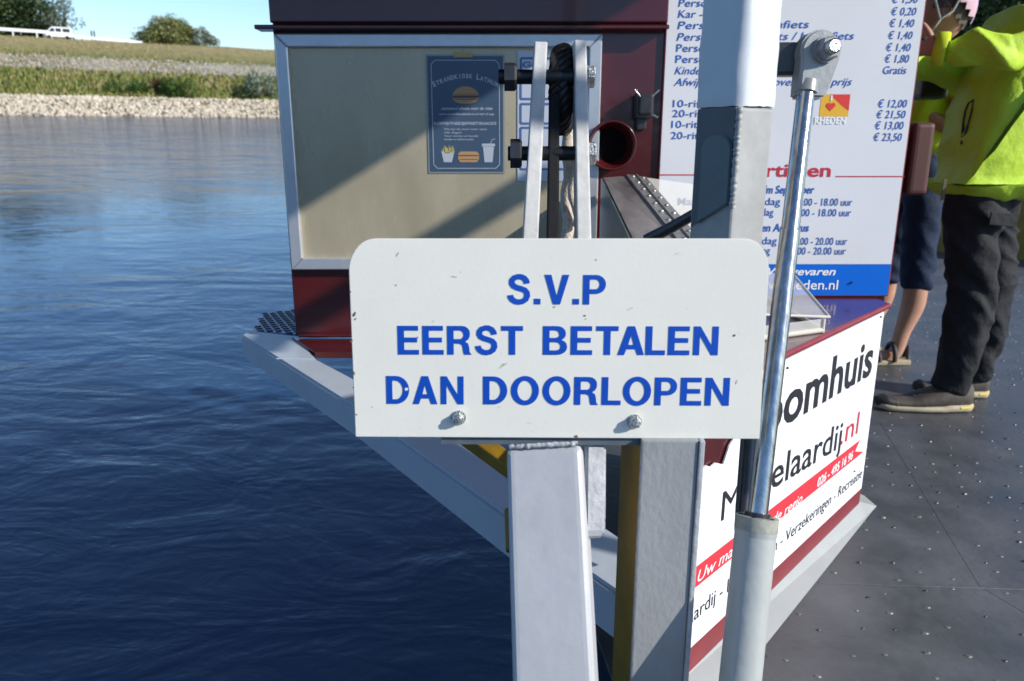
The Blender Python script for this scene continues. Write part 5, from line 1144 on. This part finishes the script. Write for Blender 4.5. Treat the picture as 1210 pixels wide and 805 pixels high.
# dark zip of the side pocket: lies just proud of the jacket
def on_mesh(o_, u, v, off=.002):
    inv = o_.matrix_world.inverted() if False else None
    base = V(man['base']); d = ray(u, v); me_ = o_.data
    from mathutils.bvhtree import BVHTree
    tr_ = BVHTree.FromPolygons([vv.co for vv in me_.vertices], [p_.vertices[:] for p_ in me_.polygons]); hit = tr_.ray_cast(-base, d.normalized())
    return (hit[0] + base + hit[1] * off) if hit[0] is not None else d * 2.7
jk = [c for c in man.children if c.name.startswith('jacket')][0]
b = B(); pts = [on_mesh(jk, u, v) for u, v in ((1151, 118.5), (1145, 122), (1141, 132), (1138.5, 145), (1138, 154), (1137, 170))]; tube(b, pts, [.003, .0035, .0035, .0035, .005, .005], 8)
pts = [on_mesh(jk, u, v) for u, v in ((1151, 118.5), (1149, 130), (1145, 145), (1141, 158), (1137, 170))]; tube(b, pts, [.003, .0035, .0035, .0045, .005], 8); part('pocket_zip', b, M['ink'], man)
# body: neck, hands (continuous), head
hc = nk + V((-.06, 0, .20))
J = [(nk + V((0, 0, .0)), .058), (nk + V((-.03, 0, .09)), .055), (nk + V((-.01, 0, -.10)), .07), (nk + V((0, -.15, -.13)), .05), (shn, .045), (eln, .040), (wrn + (eln - wrn) * .25, .034), (wrn, (.028, .024)), (nk + V((0, .15, -.13)), .05), (shf, .045), (elf, .040), (wrf, (.028, .024)), (tm, .10), (pel, .09), (hp1, .07), (kn1, .05), (an1, .035), (hp2, .07), (kn2, .05), (an2, .035)]
E = [(0, 1), (0, 2), (2, 3), (3, 4), (4, 5), (5, 6), (6, 7), (2, 8), (8, 9), (9, 10), (10, 11), (2, 12), (12, 13), (13, 14), (14, 15), (15, 16), (13, 17), (17, 18), (18, 19)]
hand_joints(J, E, 7, wrn, (wrn - eln).normalized() + V((0, .2, 0)), (0, .8, .3)); hand_joints(J, E, 11, wrf, (wrf - elf).normalized() + V((0, -.2, .1)), (0, -.8, .3))
bm = skin('b', J, E, 13, 2); hb_, f_, s_, u_ = person_head(man, hc, (-1, .1, 0)); me_t = bpy.data.meshes.new('x'); hb_.to_mesh(me_t); bm.from_mesh(me_t); hb_.free(); bd_ = part('body', bm, M['skin'], man, smooth=True)
ear(man, hc, f_, s_, u_, 1); ear(man, hc, f_, s_, u_, -1); face_bits(man, hc, f_, s_, u_)
def hair_cap(root, c, f, s, u, m, nm, grow=1.06, cut=.1, r=.105):
    b = B(); bmesh.ops.create_uvsphere(b, u_segments=28, v_segments=18, radius=1); dele = []
    for v in b.verts:
        x, y, z = v.co; 
        if z < cut - .9 * max(0, -x) or (x > .55 and z < .55): dele.append(v)
        v.co = V(c) + (f * x * r * .95 + s * y * r * .80 + u * z * r * 1.16) * grow * (1 + .02 * noise.noise(V((x, y, z)) * 6))
    bmesh.ops.delete(b, geom=dele, context='VERTS'); part(nm, b, m, root, smooth=True)
hair_cap(man, hc, f_, s_, u_, M['hair'], 'hair')
# camera held in both hands
cc = (wrn + wrf) / 2 + V((-.10, .0, .015)); camt = thing('hand_camera', 'black camera held up in the hands of the lime jacket wearer', 'camera', cc)
b = B(); box(b, cc, (.055, .125, .085), bevel=.010, seg=3); cb = part('camera_body', b, M['device'], camt)
b = B(); tube(b, [cc + V((-.025, 0, 0)), cc + V((-.07, 0, 0)), cc + V((-.072, 0, 0))], [.034, .034, .028], 24); part('lens', b, M['device'], camt)
b = B(); box(b, cc + V((0, .0, .05)), (.04, .045, .022), bevel=.005); part('viewfinder', b, M['device'], camt)
b = B(); tube(b, [cc + V((.02, -.06, .03)), cc + V((.03, -.068, -.03)), cc + V((.02, -.05, -.10))], .004, 8); part('wrist_strap', b, M['ink'], camt)

# cyclist behind --------------------------------------------------------------
Yc = 3.32; fc = gp(1052, 424)
cyc = thing('person', 'helmeted person in lime vest and navy shorts behind the price board', 'person', (at_y(1070, 300, Yc).x, Yc, ZD))
fA = V((fc.x + .10, Yc + .0, ZD)); aA = V((at_y(1063, 395, Yc).x, Yc, ZD + .085)); kA = at_y(1083, 335, Yc); hA = at_y(1093, 225, Yc); fB = V((aA.x - .06, Yc + .24, ZD)); aB = V((aA.x - .02, Yc + .24, ZD + .085)); kB = kA + V((-.03, .22, 0)); hB = hA + V((0, .18, 0))
pl2 = (hA + hB) / 2 + V((.01, 0, .06)); c2_ = V((pl2.x - .02, pl2.y, pl2.z + .30)); n2 = V((pl2.x - .05, pl2.y, pl2.z + .50))
ecp = at_y(1130, 19, Yc + .02); hd = V((ecp.x - .005, pl2.y, ecp.z + .012)); n2 = V((hd.x + .0, pl2.y, hd.z - .20)); c2_ = V((pl2.x * .5 + n2.x * .5, pl2.y, (n2.z + pl2.z) / 2 + .08))
J = [(pl2, (.135, .15)), (hA, (.088, .088)), (hA.lerp(kA, .5), (.082, .08)), (kA + V((0, 0, .02)), (.074, .070)), (kA + V((-.006, 0, -.045)), (.074, .072)), (hB, (.088, .088)), (hB.lerp(kB, .5), (.082, .08)), (kB + V((0, 0, .02)), (.074, .07)), (kB + V((-.006, 0, -.045)), (.074, .072)), (pl2 + V((0, 0, .12)), (.13, .15))]
bm = skin('s', J, [(0, 1), (1, 2), (2, 3), (3, 4), (0, 5), (5, 6), (6, 7), (7, 8), (0, 9)], 0, 3, wrinkle=.006, wscale=9, seed=9); part('shorts', bm, M['navy'], cyc)
shA, shB = c2_ + V((.02, -.17, .12)), c2_ + V((.02, .17, .12)); elA = V((c2_.x + .03, shA.y - .03, c2_.z - .14)); elB = elA + V((0, .40, 0)); wA_ = elA + V((-.17, .13, .13)); wB_ = elB + V((-.17, -.13, .13))
J = [(c2_, (.14, .17)), (pl2 + V((0, 0, .16)), (.15, .165)), (pl2 + V((0, 0, .08)), (.152, .168)), (n2 + V((0, 0, -.05)), (.075, .08)), (shA, .075), (elA.lerp(shA, .5), .062), (shB, .075), (elB.lerp(shB, .5), .062), (n2 + V((0, 0, .01)), (.062, .062)), (c2_.lerp(n2, .5), (.11, .14))]
bm = skin('v', J, [(0, 1), (1, 2), (0, 9), (9, 3), (3, 8), (0, 4), (4, 5), (0, 6), (6, 7)], 0, 2, wrinkle=.006, wscale=8, seed=2); part('vest', bm, M['lime2'], cyc)
J = [(n2, .052), (n2 + V((-.01, 0, .09)), .050), (c2_, .10), (shA, .05), (elA, .042), (wA_, (.028, .024)), (shB, .05), (elB, .042), (wB_, (.028, .024)), (pl2, .10), (hA, .07), (kA + V((0, 0, -.02)), .054), (kA.lerp(aA, .33) + V((.016, 0, 0)), (.056, .054)), (aA.lerp(kA, .25), (.038, .036)), (aA, (.034, .032)), (aA + V((-.01, 0, -.045)), (.034, .03)), (aA + V((-.10, 0, -.058)), (.036, .018)), (aA + V((-.155, 0, -.066)), (.038, .012)), (hB, .07), (kB + V((0, 0, -.02)), .054), (kB.lerp(aB, .33) + V((.016, 0, 0)), (.056, .054)), (aB.lerp(kB, .25), .037), (aB, .033), (aB + V((-.01, 0, -.045)), (.034, .03)), (aB + V((-.10, 0, -.058)), (.036, .018)), (aB + V((-.155, 0, -.066)), (.038, .012))]
E = [(0, 1), (0, 2), (2, 3), (3, 4), (4, 5), (2, 6), (6, 7), (7, 8), (2, 9), (9, 10), (10, 11), (11, 12), (12, 13), (13, 14), (14, 15), (15, 16), (16, 17), (9, 18), (18, 19), (19, 20), (20, 21), (21, 22), (22, 23), (23, 24), (24, 25)]
hand_joints(J, E, 5, wA_, (-1, .2, 0), (0, .5, -.6), .7); hand_joints(J, E, 8, wB_, (-1, -.2, 0), (0, -.5, -.6), .7)
bm = skin('b', J, E, 9, 2); hb_, f_, s_, u_ = person_head(cyc, hd + V((-.012, 0, .02)), (-1, .5, 0), .112); hd = hd + V((-.012, 0, .02)); me_t = bpy.data.meshes.new('x'); hb_.to_mesh(me_t); bm.from_mesh(me_t); hb_.free(); part('body', bm, M['skin'], cyc, smooth=True)
ear(cyc, hd, f_, s_, u_, 1); ear(cyc, hd, f_, s_, u_, -1); face_bits(cyc, hd, f_, s_, u_); hair_cap(cyc, hd, f_, s_, u_, M['hair'], 'hair', 1.04, -.1)
hair_cap(cyc, hd + V((0, 0, .015)), f_, s_, u_, M['helmet'], 'helmet', 1.24, .22)
for q in (-1, 1):
    sp = s_ * q
    b = B(); tube(b, [hd + sp * .092 + f_ * .045 + u_ * .045, hd + sp * .092 + f_ * .012 - u_ * .045, hd + sp * .05 + f_ * .05 - u_ * .105, hd + f_ * .055 - u_ * .118], .0055, 6); part('chin_strap', b, M['strap'], cyc)
    b = B(); tube(b, [hd + sp * .092 - f_ * .055 + u_ * .045, hd + sp * .090 - f_ * .03 - u_ * .015, hd + sp * .092 + f_ * .012 - u_ * .045], .005, 6); part('chin_strap', b, M['strap'], cyc)
for foot in (aA, aB):
    hx = V((foot.x + .05, foot.y, ZD)); b = B(); box8(b, [hx + V((0, -.04, .002)), hx + V((-.27, -.045, .002)), hx + V((-.27, .045, .002)), hx + V((0, .04, .002)), hx + V((0, -.04, .026)), hx + V((-.27, -.045, .022)), hx + V((-.27, .045, .022)), hx + V((0, .04, .026))][0:8], bevel=.006); 
    bmesh.ops.recalc_face_normals(b, faces=b.faces[:]); so3 = part('sandal', b, M['sole'], cyc)
    b = B()
    for dx_, z_, r_ in ((-.03, .085, .037), (-.10, .055, .038), (-.15, .045, .040)):
        path = [foot + V((dx_, 0, 0)) + V((0, r_ * 1.12 * cos(a_), 0)) for a_ in (0,)]
        path = [V((foot.x + dx_, foot.y + .046 * cos(R(a_)), ZD + .02 + (z_ - .02 + .012) * sin(R(a_)))) for a_ in range(0, 181, 20)]; tube(b, path, .0105, 8)
    tube(b, [V((foot.x + .045, foot.y - .02, ZD + .02)), V((foot.x + .048, foot.y, ZD + .08)), V((foot.x + .045, foot.y + .02, ZD + .02))], .010, 8)
    sp_ = part('sandal_strap', b, M['sandal'], cyc); sp_.parent = so3
# small black bag at the cyclist's chest
bgp = at_y(1100, 92, Yc - .16); bg_ = thing('shoulder_bag', 'small black bag held between the two people', 'bag', bgp)
b = B(); box(b, bgp, (.11, .10, .17), bevel=.02, seg=3); part('bag_body', b, M['device'], bg_)
b = B(); tube(b, [bgp + V((-.03, 0, .085)), V((n2.x - .05, n2.y - .06, n2.z - .02)), V((n2.x + .03, n2.y + .02, n2.z + .02))], .009, 6); part('bag_strap', b, M['device'], bg_)

for me in bpy.data.meshes:
    if me.users == 0: bpy.data.meshes.remove(me)
